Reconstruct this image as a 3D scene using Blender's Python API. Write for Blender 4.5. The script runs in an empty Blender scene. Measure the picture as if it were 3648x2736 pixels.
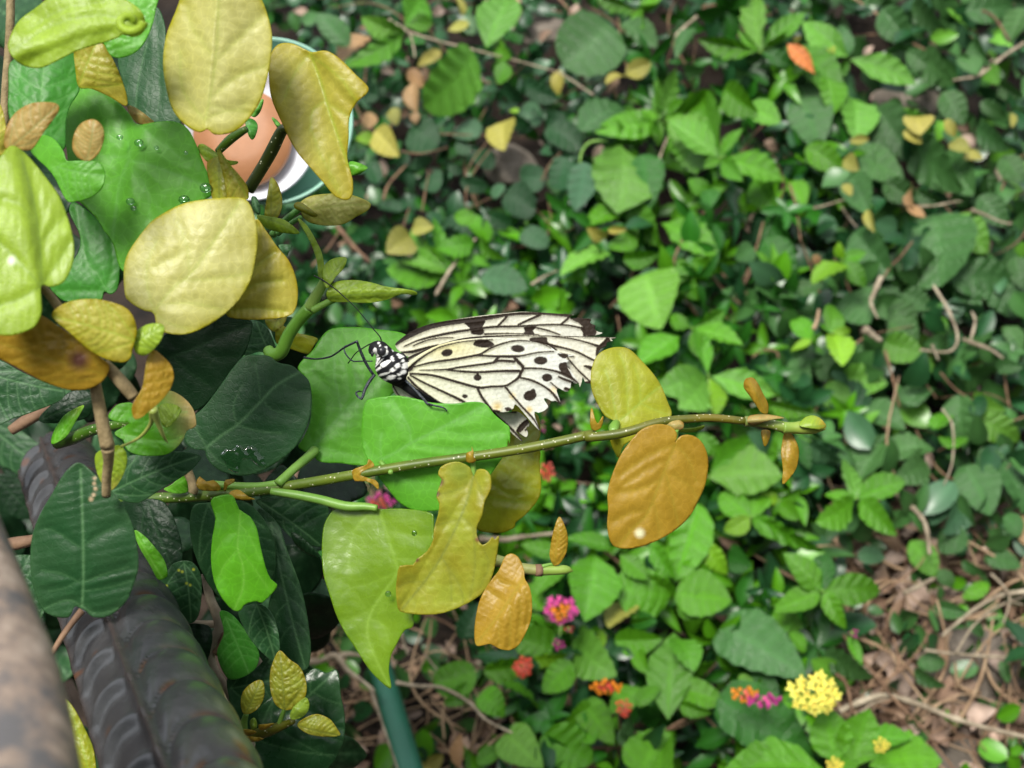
import bpy, math, random
import numpy as np
from mathutils import Vector, Matrix
from mathutils.geometry import delaunay_2d_cdt
random.seed(7); RS = np.random.RandomState(11)
scene = bpy.context.scene
COL = scene.collection

# ------------------------------------------------------------------ camera, sky, sun, exposure
CAM = np.array([0.0, 0.0, 1.0]); PITCH = math.radians(56)
cd = bpy.data.cameras.new('camera'); co = bpy.data.objects.new('camera', cd); COL.objects.link(co)
co.location = CAM; co.rotation_euler = (PITCH, 0, 0)
cd.sensor_width = 36; cd.lens = 18 / 0.3778; cd.clip_start = 0.01; cd.clip_end = 200
cd.dof.use_dof = True; cd.dof.focus_distance = 0.447; cd.dof.aperture_fstop = 16
scene.camera = co
w = bpy.data.worlds.new('World'); scene.world = w; w.use_nodes = True
nt = w.node_tree; bg = nt.nodes['Background']
sky = nt.nodes.new('ShaderNodeTexSky'); sky.sky_type = 'NISHITA'; sky.sun_disc = False
SUN_EL, SUN_AZ = math.radians(62), math.radians(210)
sky.sun_elevation = SUN_EL; sky.sun_rotation = SUN_AZ
hs = nt.nodes.new('ShaderNodeHueSaturation'); hs.inputs['Saturation'].default_value = 0.22
nt.links.new(sky.outputs[0], hs.inputs['Color']); nt.links.new(hs.outputs[0], bg.inputs['Color'])
bg.inputs['Strength'].default_value = 0.105
sl = bpy.data.lights.new('sun', 'SUN'); sl.energy = 1.5; sl.angle = math.radians(18); sl.color = (1.0, 0.96, 0.88)
so = bpy.data.objects.new('sun', sl); COL.objects.link(so)
sd = Vector((math.sin(SUN_AZ) * math.cos(SUN_EL), math.cos(SUN_AZ) * math.cos(SUN_EL), math.sin(SUN_EL)))
so.rotation_euler = sd.to_track_quat('Z', 'Y').to_euler(); so.location = (0, 0, 3)
vs = scene.view_settings; vs.view_transform = 'Standard'; vs.look = 'None'; vs.exposure = 1.55; vs.gamma = 1

# ------------------------------------------------------------------ places
TAN = 0.3778
cp, sp = math.cos(PITCH), math.sin(PITCH)
ROT = np.array([[1, 0, 0], [0, cp, -sp], [0, sp, cp]])
def P(px, py, d):
    px = np.asarray(px, float); py = np.asarray(py, float); d = np.asarray(d, float)
    v = np.stack([(px - 1824) / 1824 * TAN * d, -(py - 1368) / 1824 * TAN * d, -d + 0 * px], -1)
    return v @ ROT.T + CAM
FR = dict(D=(0, 0, 1.64919), A=(1050, 960, .5425), B=(1290, 1180, .1085), L=(1000, 1080, .24108), C=(1000, 1500, .60274),
          E=(1900, 1150, .51234), TL=(0, 0, .61844), ML=(0, 900, .61844), BL=(0, 1710, .61844), TC=(1200, 0, .61844),
          TR=(2280, 0, .61844), MR=(2280, 900, .61844), BR=(2280, 1710, .61844), BC=(1100, 1900, .63291),
          G=(0, 1900, .50394), H=(0, 1350, .3917), J=(700, 350, .48222), S=(0, 0, 1))
def F(fr, pts):
    ox, oy, k = FR[fr]; a = np.array(pts, float)
    a = a.copy(); a[..., 0] = a[..., 0] * k + ox; a[..., 1] = a[..., 1] * k + oy; return a
def T(s, fr='D'):
    """'TL: 1,2 3,4 C: 5,6' -> points"""
    out = []
    for tok in s.split():
        if tok.endswith(':'): fr = tok[:-1]; continue
        x, y = tok.split(','); out.append(F(fr, [float(x), float(y)]))
    return np.array(out)
BA, BB = 1.15, 0.45
def Dbg(px, py):
    yn = -(np.asarray(py, float) - 1368) / 1824 * TAN
    return BA / (1 - BB * yn)

# ------------------------------------------------------------------ objects
def link(name, data, parent=None, loc=None):
    o = bpy.data.objects.new(name, data); COL.objects.link(o)
    if loc is not None: o.location = loc
    if parent: o.parent = parent
    return o
def tag(o, label=None, cat=None, group=None, kind=None):
    if label: o['label'] = label
    if cat: o['category'] = cat
    if group: o['group'] = group
    if kind: o['kind'] = kind
    return o
def empty(name, loc, label, cat, group=None):
    o = link(name, None, None, Vector(loc)); o.empty_display_size = .01
    return tag(o, label, cat, group)
def mesh_obj(name, V, Fc, mat, parent=None, col=None, smooth=True, loc=None):
    """world-space verts; origin at loc (or the mean)"""
    V = np.asarray(V, float)
    if loc is None: loc = V.mean(0)
    loc = np.asarray(loc, float)
    me = bpy.data.meshes.new(name); me.from_pydata((V - loc).tolist(), [], [list(map(int, f)) for f in Fc])
    me.materials.append(mat)
    if smooth: me.polygons.foreach_set('use_smooth', np.ones(len(me.polygons), bool))
    if col is not None:
        at = me.color_attributes.new('col', 'FLOAT_COLOR', 'POINT')
        c = np.ones((len(V), 4), np.float32); c[:, :3] = col; at.data.foreach_set('color', c.ravel())
    me.update()
    ploc = np.array(parent.location) if parent else 0
    if parent and parent.parent: ploc = ploc + np.array(parent.parent.location)
    return link(name, me, parent, Vector(loc - ploc))

# ------------------------------------------------------------------ materials
def mat(name):
    m = bpy.data.materials.new(name); m.use_nodes = True; n = m.node_tree
    return m, n, n.nodes['Principled BSDF'], n.nodes['Material Output']
def N(n, t, **kw):
    x = n.nodes.new(t)
    for k, v in kw.items():
        if k.startswith('_'): setattr(x, k[1:], v)
        else: x.inputs[k.replace('__', ' ')].default_value = v
    return x
def mul(n, a, b, f=1.0, mode='MULTIPLY'):
    x = n.nodes.new('ShaderNodeMix'); x.data_type = 'RGBA'; x.blend_type = mode; x.inputs[0].default_value = f
    n.links.new(a, x.inputs[6]); n.links.new(b, x.inputs[7]); return x.outputs[2]
def leafmat(name, rough, spec, scale, bump, trans, cell, coat=0.0, cellcol=.1, mot=.1):
    m, n, b, o = mat(name); L = n.links.new
    at = N(n, 'ShaderNodeAttribute', _attribute_name='col'); oi = N(n, 'ShaderNodeObjectInfo')
    base = mul(n, at.outputs['Color'], oi.outputs['Color'])
    tc = N(n, 'ShaderNodeTexCoord')
    no = N(n, 'ShaderNodeTexNoise', Scale=scale, Detail=6); L(tc.outputs['Object'], no.inputs['Vector'])
    r = N(n, 'ShaderNodeMapRange'); r.inputs[3].default_value = 1 - mot; r.inputs[4].default_value = 1 + mot
    L(no.outputs[0], r.inputs[0])
    cb = N(n, 'ShaderNodeCombineColor'); [L(r.outputs[0], cb.inputs[i]) for i in range(3)]
    base = mul(n, base, cb.outputs[0])
    vo = N(n, 'ShaderNodeTexVoronoi', _feature='DISTANCE_TO_EDGE', Scale=cell); L(tc.outputs['Object'], vo.inputs['Vector'])
    vr = N(n, 'ShaderNodeMapRange'); vr.inputs[2].default_value = .08; vr.inputs[3].default_value = 1 + cellcol; vr.inputs[4].default_value = 1
    L(vo.outputs['Distance'], vr.inputs[0])
    cb2 = N(n, 'ShaderNodeCombineColor'); [L(vr.outputs[0], cb2.inputs[i]) for i in range(3)]
    base = mul(n, base, cb2.outputs[0])
    L(base, b.inputs['Base Color'])
    nr = N(n, 'ShaderNodeMapRange'); nr.inputs[3].default_value = rough - .12; nr.inputs[4].default_value = rough + .15
    L(no.outputs[0], nr.inputs[0]); L(nr.outputs[0], b.inputs['Roughness'])
    b.inputs['Specular IOR Level'].default_value = spec; b.inputs['Coat Weight'].default_value = coat
    n2 = N(n, 'ShaderNodeTexNoise', Scale=scale * 6, Detail=4); L(tc.outputs['Object'], n2.inputs['Vector'])
    ma = N(n, 'ShaderNodeMath', _operation='MULTIPLY_ADD'); L(n2.outputs[0], ma.inputs[0]); ma.inputs[1].default_value = .5; L(vr.outputs[0], ma.inputs[2])
    bp = N(n, 'ShaderNodeBump', _invert=True, Strength=bump, Distance=.0006 if scale > 20 else .02); L(ma.outputs[0], bp.inputs['Height']); L(bp.outputs[0], b.inputs['Normal'])
    tr = N(n, 'ShaderNodeBsdfTranslucent'); L(base, tr.inputs[0])
    mx = N(n, 'ShaderNodeMixShader'); mx.inputs[0].default_value = trans
    L(b.outputs[0], mx.inputs[1]); L(tr.outputs[0], mx.inputs[2]); L(mx.outputs[0], o.inputs[0])
    return m
M = {}
M['young'] = leafmat('young_leaf', .38, .42, 120, .3, .34, 420, 0, .12)
M['green'] = leafmat('green_leaf', .40, .34, 110, .16, .30, 300, 0, .14)
M['dark'] = leafmat('leathery_leaf', .40, .22, 140, .35, .05, 420, 0, .14)
M['gloss'] = leafmat('glossy_leaf', .26, .42, 120, .22, .24, 330, 0, .08)
M['back'] = leafmat('bank_leaf', .34, .65, 5, .4, .14, 9, 0, .08, .18)
M['cover'] = leafmat('cover_leaf', .34, .6, 60, .3, .12, 300, 0, .02, .2)
def noisemat(name, c1, c2, scale, rough=.7, bump=.4, dist=.001, c3=None, attr=False, spec=.4, metallic=0, thr=(.35, .65), coord='Object'):
    m, n, b, o = mat(name); L = n.links.new
    tc = N(n, 'ShaderNodeTexCoord'); no = N(n, 'ShaderNodeTexNoise', Scale=scale, Detail=8, Roughness=.62)
    L(tc.outputs[coord], no.inputs['Vector'])
    cr = N(n, 'ShaderNodeValToRGB'); e = cr.color_ramp.elements
    e[0].position, e[1].position = thr; e[0].color = (*c1, 1); e[1].color = (*c2, 1)
    if c3: x = e.new(min(.98, thr[1] + .12)); x.color = (*c3, 1)
    L(no.outputs[0], cr.inputs[0]); base = cr.outputs[0]
    if attr:
        at = N(n, 'ShaderNodeAttribute', _attribute_name='col'); base = mul(n, base, at.outputs['Color'])
    L(base, b.inputs['Base Color']); b.inputs['Roughness'].default_value = rough
    b.inputs['Specular IOR Level'].default_value = spec; b.inputs['Metallic'].default_value = metallic
    n2 = N(n, 'ShaderNodeTexNoise', Scale=scale * 3, Detail=8); L(tc.outputs[coord], n2.inputs['Vector'])
    bp = N(n, 'ShaderNodeBump', Strength=bump, Distance=dist); L(n2.outputs[0], bp.inputs['Height']); L(bp.outputs[0], b.inputs['Normal'])
    return m
M['soil'] = noisemat('soil', (.007, .005, .004), (.045, .029, .019), 14, .9, 1, .012, (.10, .07, .05))
M['wood'] = noisemat('pale_twig', (.17, .13, .085), (.46, .39, .28), 60, .75, .5, .001)
M['brown'] = noisemat('brown_twig', (.11, .06, .035), (.28, .17, .10), 60, .75, .5, .001)
M['straw'] = noisemat('dry_needle', (.26, .16, .09), (.46, .33, .21), 60, .7, .3, .0005)
M['litter'] = noisemat('dead_leaf', (.66, .58, .50), (1.15, 1.1, 1.02), 40, .8, .6, .001, attr=True)
M['stone'] = noisemat('stone', (.09, .075, .06), (.26, .22, .18), 30, .9, .9, .004, (.34, .31, .27))
M['bar'] = noisemat('grey_bar', (.036, .037, .039), (.060, .061, .063), 160, .27, .25, .0004, attr=True, spec=.6)
M['rustbar'] = noisemat('rust_bar', (.10, .095, .095), (.23, .175, .135), 95, .6, .6, .0005, (.36, .29, .23), thr=(.42, .56))
M['stipule'] = noisemat('papery_bract', (.30, .10, .035), (.58, .34, .20), 500, .6, .5, .0004)
M['vcol'] = noisemat('vertex_paint', (.85, .85, .85), (1.08, 1.08, 1.08), 900, .6, .3, .0003, attr=True, spec=.15)
M['pcol'] = noisemat('petal', (.9, .9, .9), (1.05, 1.05, 1.05), 60, .55, .3, .0006, attr=True)
M['black'] = noisemat('black_chitin', (.006, .006, .007), (.02, .02, .024), 900, .35, .3, .0002)
M['legm'] = noisemat('leg_scales', (.012, .016, .022), (.10, .12, .14), 1500, .5, .5, .0002, (.25, .27, .28), thr=(.45, .7))
M['eye'] = noisemat('eye_dark', (.012, .012, .014), (.035, .035, .04), 3000, .22, .3, .0001)
def stem(name, c1, c2, dots=True):
    m, n, b, o = mat(name); L = n.links.new
    tc = N(n, 'ShaderNodeTexCoord'); at = N(n, 'ShaderNodeAttribute', _attribute_name='col')
    vo = N(n, 'ShaderNodeTexVoronoi', Scale=620); L(tc.outputs['Object'], vo.inputs['Vector'])
    r = N(n, 'ShaderNodeMapRange'); r.inputs[1].default_value = .19; r.inputs[2].default_value = .12
    L(vo.outputs['Distance'], r.inputs[0])
    no = N(n, 'ShaderNodeTexNoise', Scale=90, Detail=5); L(tc.outputs['Object'], no.inputs['Vector'])
    cr = N(n, 'ShaderNodeValToRGB'); cr.color_ramp.elements[0].color = (*c1, 1); cr.color_ramp.elements[1].color = (*c2, 1)
    cr.color_ramp.elements[0].position = .35; cr.color_ramp.elements[1].position = .65; L(no.outputs[0], cr.inputs[0])
    base = mul(n, cr.outputs[0], at.outputs['Color'])
    if dots:
        x = n.nodes.new('ShaderNodeMix'); x.data_type = 'RGBA'; L(r.outputs[0], x.inputs[0]); L(base, x.inputs[6]); x.inputs[7].default_value = (.62, .60, .42, 1); base = x.outputs[2]
    L(base, b.inputs['Base Color']); b.inputs['Roughness'].default_value = .45
    n2 = N(n, 'ShaderNodeTexNoise', Scale=600, Detail=3); L(tc.outputs['Object'], n2.inputs['Vector'])
    bp = N(n, 'ShaderNodeBump', Strength=.3, Distance=.0003); L(n2.outputs[0], bp.inputs['Height']); L(bp.outputs[0], b.inputs['Normal'])
    return m
M['stem'] = stem('green_stem', (.05, .115, .008), (.095, .17, .014))
M['stem2'] = stem('smooth_stem', (.12, .27, .035), (.19, .36, .06), False)
M['bark'] = noisemat('young_bark', (.20, .15, .07), (.38, .29, .15), 300, .7, .6, .0005)
m_, n_, b_, o_ = mat('water'); t_ = N(n_, 'ShaderNodeBsdfTransparent', Color=(.72, .85, .74, 1)); g_ = N(n_, 'ShaderNodeBsdfGlossy', Roughness=.06); f_ = N(n_, 'ShaderNodeFresnel', IOR=1.5)
x_ = N(n_, 'ShaderNodeMixShader'); n_.links.new(f_.outputs[0], x_.inputs[0]); n_.links.new(t_.outputs[0], x_.inputs[1]); n_.links.new(g_.outputs[0], x_.inputs[2]); n_.links.new(x_.outputs[0], o_.inputs[0]); M['water'] = m_
def flat(name, c, rough, spec=.5, scale=40, dist=.0005):
    return noisemat(name, tuple(x * .88 for x in c), tuple(min(1, x * 1.08) for x in c), scale, rough, .2, dist, spec=spec)
M['teal'] = flat('green_plastic', (.28, .53, .41), .35); M['white'] = flat('white_plastic', (.66, .69, .74), .3)
M['orange'] = flat('orange_fruit', (.42, .19, .085), .45, .5, 90); M['pole'] = flat('green_paint', (.018, .115, .07), .4, .5, 30)

# ------------------------------------------------------------------ geometry helpers
def catmull(p, sub, closed=False):
    p = np.asarray(p, float); n = len(p)
    if n < 3 and not closed:
        return np.array([p[0] + (p[-1] - p[0]) * t for t in np.linspace(0, 1, sub + 1)])
    out = []
    for i in range(n if closed else n - 1):
        if closed: a, b, c, d = p[(i - 1) % n], p[i], p[(i + 1) % n], p[(i + 2) % n]
        else: a, b, c, d = p[max(i - 1, 0)], p[i], p[i + 1], p[min(i + 2, n - 1)]
        for k in range(sub):
            t = k / sub
            out.append(.5 * ((2 * b) + (c - a) * t + (2 * a - 5 * b + 4 * c - d) * t * t + (3 * b - a - 3 * c + d) * t ** 3))
    if not closed: out.append(p[-1])
    return np.array(out)
def inside(pts, poly):
    x, y = pts[:, 0], pts[:, 1]; r = np.zeros(len(pts), bool); j = len(poly) - 1
    for i in range(len(poly)):
        xi, yi = poly[i]; xj, yj = poly[j]
        if yi != yj: r ^= ((yi > y) != (yj > y)) & (x < (xj - xi) * (y - yi) / (yj - yi) + xi)
        j = i
    return r
def segdist(pts, line, closed=False, wd=None):
    """distance to a polyline; with wd (half widths) returns the smallest d - w"""
    q = np.asarray(line, float); D_ = np.full(len(pts), 1e9)
    if closed: q = np.vstack([q, q[:1]])
    for i in range(len(q) - 1):
        a, b = q[i], q[i + 1]; ab = b - a; L2 = max(ab @ ab, 1e-9)
        t = np.clip(((pts - a) @ ab) / L2, 0, 1)
        d = np.hypot(*(pts - (a + t[:, None] * ab)).T)
        if wd is not None: d = d - (wd[i] + (wd[i + 1] - wd[i]) * t)
        D_ = np.minimum(D_, d)
    return D_
def fillpoly(poly, h):
    lo, hi = poly.min(0), poly.max(0)
    xs = np.arange(lo[0], hi[0], h); ys = np.arange(lo[1], hi[1], h * .866)
    g = np.array([(x + (h / 2 if j % 2 else 0), y) for j, y in enumerate(ys) for x in xs])
    g = g + RS.uniform(-.12, .12, g.shape) * h
    g = g[inside(g, poly)]; g = g[segdist(g, poly, True) > .45 * h]
    n = len(poly); allp = np.vstack([poly, g])
    r = delaunay_2d_cdt([Vector(p) for p in allp], [], [list(range(n))], 1, 1e-4)
    return np.array([(v.x, v.y) for v in r[0]]), r[2]
def resample(poly, h):
    q = np.vstack([poly, poly[:1]]); s = np.r_[0, np.cumsum(np.hypot(*np.diff(q, axis=0).T))]
    n = max(12, int(s[-1] / h)); t = np.linspace(0, s[-1], n, endpoint=False)
    return np.stack([np.interp(t, s, q[:, 0]), np.interp(t, s, q[:, 1])], 1)
def wnoise(p, sc, seed):
    r = np.random.RandomState(seed); v = np.zeros(len(p))
    for k in range(5):
        a = r.uniform(0, 6.28); f = r.uniform(.6, 1.6) / sc
        v += np.sin((p[:, 0] * math.cos(a) + p[:, 1] * math.sin(a)) * f * 6.28 + r.uniform(0, 6.28))
    return v / 5
def tubegeo(pts, rad, ns=10, sub=4, caps=True):
    pts = np.asarray(pts, float); rad = np.broadcast_to(np.asarray(rad, float), (len(pts),))
    q = catmull(np.hstack([pts, rad[:, None]]), sub); c = q[:, :3]; r = np.maximum(q[:, 3], 1e-6)
    tn = np.gradient(c, axis=0); tn /= np.maximum(np.linalg.norm(tn, axis=1)[:, None], 1e-9)
    up = np.array([.31, .2, .93]); V = []
    for i in range(len(c)):
        s = np.cross(tn[i], up); s /= np.linalg.norm(s); up2 = np.cross(s, tn[i]); up = up2 / np.linalg.norm(up2)
        for k in range(ns):
            a = 2 * math.pi * k / ns; V.append(c[i] + r[i] * (math.cos(a) * s + math.sin(a) * up))
    Fc = []
    for i in range(len(c) - 1):
        for k in range(ns):
            a, b = i * ns + k, i * ns + (k + 1) % ns; Fc.append((a, b, b + ns, a + ns))
    if caps: Fc.append(tuple(range(ns))[::-1]); Fc.append(tuple(range((len(c) - 1) * ns, len(c) * ns)))
    return np.array(V), Fc
def ptube(name, s, dep, rpx, m, parent=None, ns=10, col=(1, 1, 1), col2=None, sub=4):
    """tube along pixels s at depths dep, radius in photo pixels"""
    q = T(s); n = len(q); dep = [x if x > .41 else .41 - (.41 - x) * .7 for x in np.atleast_1d(dep)]; dep = np.interp(np.linspace(0, 1, n), np.linspace(0, 1, len(np.atleast_1d(dep))), np.atleast_1d(dep))
    rp = np.interp(np.linspace(0, 1, n), np.linspace(0, 1, len(np.atleast_1d(rpx))), np.atleast_1d(rpx))
    V, Fc = tubegeo(P(q[:, 0], q[:, 1], dep), rp * TAN / 1824 * dep, ns, sub)
    t = np.repeat(np.linspace(0, 1, len(V) // ns), ns)[:, None]
    c = np.array(col) * (1 - t) + np.array(col2 if col2 is not None else col) * t
    return mesh_obj(name, V, Fc, m, parent, c)
def merge(parts):
    V, Fc, Cc, n = [], [], [], 0
    for v, f, c in parts:
        V.append(v); Fc += [tuple(i + n for i in x) for x in f]; Cc.append(np.broadcast_to(np.asarray(c, float), (len(v), 3))); n += len(v)
    return np.vstack(V), Fc, np.vstack(Cc)
def ball(c, r, ax=(1, 1, 1), nu=12, nv=8, basis=None):
    V, Fc = [], []
    for j in range(nv + 1):
        th = math.pi * j / nv
        for i in range(nu):
            ph = 2 * math.pi * i / nu
            V.append((r * ax[0] * math.sin(th) * math.cos(ph), r * ax[1] * math.sin(th) * math.sin(ph), r * ax[2] * math.cos(th)))
    for j in range(nv):
        for i in range(nu):
            a, b = j * nu + i, j * nu + (i + 1) % nu; Fc.append((a, a + nu, b + nu, b))
    V = np.array(V)
    if basis is not None: V = V @ np.asarray(basis).T
    return V + np.asarray(c), Fc

# ------------------------------------------------------------------ a traced leaf
COLS = dict(gold=((.51, .47, .085), (.40, .32, .010)), pale=((.62, .60, .235), (.44, .41, .03)), amber=((.45, .285, .03), (.38, .22, .012)),
            tan=((.55, .40, .14), (.42, .24, .04)), lime=((.36, .52, .04), (.28, .42, .02)), green=((.13, .42, .03), (.10, .38, .02)),
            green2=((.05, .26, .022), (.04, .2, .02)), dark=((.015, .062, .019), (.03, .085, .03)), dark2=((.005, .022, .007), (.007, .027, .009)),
            olive=((.38, .42, .02), (.32, .30, .012)), moss=((.17, .30, .015), (.12, .24, .01)), fresh=((.11, .40, .012), (.09, .34, .01)),
            sprout=((.36, .42, .04), (.34, .26, .01)))
def leaf(parent, outline, base, tip, depth, col, m='young', tilt=None, veins=None, cup=.0015, arch=.001, puck=.00016, sharp=False,
         folds=(), label=None, name='leaf', vs_=1.0, tipcol=None, h=None, wave=.0008, spots=(), nsec=4, edge=1.0):
    out = T(outline) if isinstance(outline, str) else outline
    poly = catmull(out, 2 if sharp else 4, True)
    B, Tp = T(base)[0], T(tip)[0]; ax = Tp - B; L = np.hypot(*ax); ax = ax / L; nn = np.array([-ax[1], ax[0]])
    size = math.sqrt(max(1, np.prod(poly.max(0) - poly.min(0))))
    h = h or min(6.5, max(3.2, size / 60))
    poly = resample(poly, h * (.7 if sharp else 1))
    p, tris = fillpoly(poly, h)
    t = (p - B) @ ax / L; s = (p - B) @ nn; os_ = (poly - B) @ nn; ot = (poly - B) @ ax / L
    seed = int(abs(B[0] * 7 + B[1] * 3)) % 99991; r = np.random.RandomState(seed)
    if veins is None:
        bend = r.uniform(-.03, .03) * L
        def mid(u): return B + ax * L * u + nn * bend * 4 * u * (1 - u)
        V_ = [(np.array([mid(u) for u in np.linspace(0, .97, 9)]), 1.0)]
        ts = [0.0] + [.2 + .6 * k / nsec + r.uniform(-.02, .02) for k in range(nsec)]
        for sg in (-1, 1):
            for k, t0 in enumerate(ts):
                t1 = min(.96, t0 + (.42 if k == 0 else .2) + r.uniform(-.02, .03)); sel = (np.abs(ot - t1) < .12) & (np.sign(os_) == sg)
                wdt = np.abs(os_[sel]).max() if sel.any() else .2 * L
                a = mid(t0 + (0 if k == 0 else (.03 if sg > 0 else 0))); e = B + ax * L * t1 + nn * sg * wdt * .9
                c = a + (e - a) * .5 - ax * L * .05 + nn * sg * L * .03
                q = np.array([(1 - u) ** 2 * a + 2 * u * (1 - u) * c + u * u * e for u in np.linspace(0, 1, 7)])
                V_.append((q, .75 if k == 0 else .55))
                # tertiary cross veins
                if size > 120:
                    for u in (2, 4):
                        g = q[u]; V_.append((np.array([g, g + (nn * sg * .25 + ax * (.9 if u == 4 else -.8)) * L * .11 + r.uniform(-.02, .02, 2) * L]), .25))
    else:
        V_ = [(catmull(T(v), 4), wt) for v, wt in veins]
    dv = np.full(len(p), 1e9); va = np.zeros(len(p))
    wv = max(2.6, size / 120)
    for q, wt in V_:
        d = segdist(p, q); dv = np.minimum(dv, d + (1 - wt) * 4)
        va = np.maximum(va, wt * np.exp(-(d / (wv * (.6 + .6 * wt))) ** 2))
    de = segdist(p, poly, True)
    sm = np.abs(os_).max() + 1e-6
    z = np.full(len(p), 0.0)
    if tilt is None: tilt = (r.uniform(-.0015, .0015), r.uniform(-.0015, .0015))
    cen = (B + Tp) / 2
    if depth < .41: depth = .41 - (.41 - depth) * .7
    z += (p[:, 0] - cen[0]) / 100 * tilt[0] + (p[:, 1] - cen[1]) / 100 * tilt[1]
    z += cup * (s / sm) ** 2 + arch * ((t - .45) * 2) ** 2 * np.sign(1)
    z += wave * wnoise(p, size * .9, seed) * .8 + wave * .35 * wnoise(p, size * .3, seed + 1) * np.exp(-de / (size * .12))
    z -= 1.5 * puck * (1 - np.exp(-(dv / (size * .045 + 4)) ** 2)) * min(1.2, (size / 200) ** 1.0)
    z -= puck * .35 * min(1, size / 200) * wnoise(p, size * .07 + 8, seed + 3)
    fm = np.ones(len(p))
    for line, amp, wd_, *v_ in folds:   # a crease: the sheet steps across the line
        q = T(line); d0 = q[-1] - q[0]; nrm = np.array([-d0[1], d0[0]]) / np.hypot(*d0); sd_ = (p - q[0]) @ nrm
        if v_: z += amp * np.where(sd_ > 0, np.exp(-sd_ / (3 * wd_)), np.exp(sd_ / wd_)); continue
        z += amp * np.tanh(sd_ / wd_) - amp * .2 * np.exp(-(sd_ / wd_) ** 2)
    W_ = P(p[:, 0], p[:, 1], depth + z)
    c1, c2 = [np.array(x) for x in COLS[col]]
    f = np.clip(.5 + .6 * wnoise(p, size * .5, seed + 5) + .3 * wnoise(p, size * .12, seed + 6), 0, 1)[:, None]
    c = c1 * (1.04 - .1 * f) + (c2 - c1) * (.45 * f + edge * .75 * np.exp(-de / (size * .03 + 3))[:, None])
    if tipcol is not None:
        tc_, a0 = COLS[tipcol][0], .5; k = np.clip((t - a0) / .5, 0, 1)[:, None] ** 1.3; c = c * (1 - k) + np.array(tc_) * k
    vc = dict(gold=(.36, .50, .04), pale=(.46, .54, .10), amber=(.38, .30, .03), tan=(.36, .36, .12), lime=(.26, .40, .06), green=(.17, .44, .09), green2=(.12, .36, .07),
              dark=(.09, .20, .08), dark2=(.03, .08, .03), olive=(.34, .46, .05), moss=(.24, .40, .05), fresh=(.2, .5, .06), sprout=(.22, .26, .04))[col]
    hz = .22 * np.exp(-dv / (size * .05 + 3))[:, None] * (0 if col.startswith('dark') else 1); c = c * (1 - hz) + np.array(vc) * hz
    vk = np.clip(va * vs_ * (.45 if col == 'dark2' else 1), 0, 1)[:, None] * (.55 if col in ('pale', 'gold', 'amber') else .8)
    c = c * (1 - vk) + np.array(vc) * vk
    for sx, rr, sc_ in spots:
        q = T(sx)[0]; k = np.clip(1.4 - np.hypot(*(p - q).T) / rr, 0, 1)[:, None]; c = c * (1 - k) + np.array(sc_) * k
    o = mesh_obj(name, W_, tris, M[m], parent, np.clip(c, .003, .95), loc=P(B[0], B[1], depth))
    so_ = o.modifiers.new('thickness', 'SOLIDIFY'); so_.thickness = .00022; so_.offset = 0
    if label: o['label'] = label
    return o

# ================================================================== FOREGROUND: fig branches
def root(name, s, d, label, cat, group=None):
    q = T(s)[0]; return empty(name, P(q[0], q[1], d), label, cat, group)
G1 = 'leafy fig branches'
# --- the long branch below the butterfly
br = root('fig_branch', 'ML: 700,1425', .455, 'long green speckled branch running right below the butterfly, with amber and olive leaves', 'branch', G1)
ptube('stem', 'ML: 640,1430 850,1418 1150,1402 1400,1385 1800,1322 C: 430,318 800,255 1150,208 1500,152 1825,82 E: 370,795 560,778 700,745 820,705 940,680 1080,668 1250,662 1480,685', [.462, .452, .440, .434, .430, .428, .43, .434], [21, 19, 18, 17.5, 17.5, 16.5, 15, 14], M['stem'], br, 14, (1, 1, 1), (1.7, .75, .75))
ptube('shoot_tip', 'E: 1470,684 1560,690 1650,705 1740,725 1850,737', [.434, .435], [19, 19, 17, 20, 19], M['stem'], br, 12, (2.6, 1.5, 4.5), (2.0, 1.7, 2.2))
ptube('bud', 'E: 1735,728 1800,730 1880,728 1960,735 2035,740', [.434, .436], [22, 20, 24, 18, 1], M['stem2'], br, 12, (1.5, 1.1, 1.2), (1.9, 1.1, .9))
leaf(br, 'E: 1850,715 1880,665 1930,645 1980,655 2020,690 2035,725 1990,740 1930,735', 'E: 1850,735', 'E: 2035,715', .431, 'lime', tipcol='amber', cup=.003, wave=.0003)
leaf(br, 'E: 1490,690 1500,650 1560,638 1650,640 1745,662 1680,672 1600,690 1530,712', 'E: 1490,680', 'E: 1745,662', .430, 'tan', name='bract', cup=.003, wave=.0002, label='whitish sheathing bract')
leaf(br, 'E: 1000,750 1040,735 1110,730 1185,712 1180,735 1110,760 1040,762', 'E: 1000,745', 'E: 1185,715', .436, 'lime', name='bract', cup=.002, wave=.0002)
leaf(br, 'E: 925,700 960,655 1000,665 1045,700 1035,740 990,745 935,720', 'E: 930,710', 'E: 1040,715', .4275, 'tan', name='bract', cup=.003, wave=.0003)
leaf(br, 'E: 400,730 395,660 400,600 412,600 430,670 450,700 480,650 488,665 470,730 430,750', 'E: 425,745', 'E: 402,600', .4275, 'amber', name='bract', cup=.001, wave=.0003, sharp=True)
leaf(br, 'C: 425,320 425,290 470,270 510,255 518,225 545,245 552,270 500,290 470,320 560,350 580,380 575,405 545,375 500,355 440,355', 'C: 430,320', 'C: 545,245', .4265, 'amber', name='bract', label='curled brown papery bract', cup=.001, wave=.0006, sharp=True)
leaf(br, 'C: 1095,205 1105,185 1130,175 1128,150 1140,180 1140,210 1155,235 1130,248 1100,240', 'C: 1120,245', 'C: 1128,150', .4255, 'amber', name='bract', cup=.001, wave=.0005, sharp=True)
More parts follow.
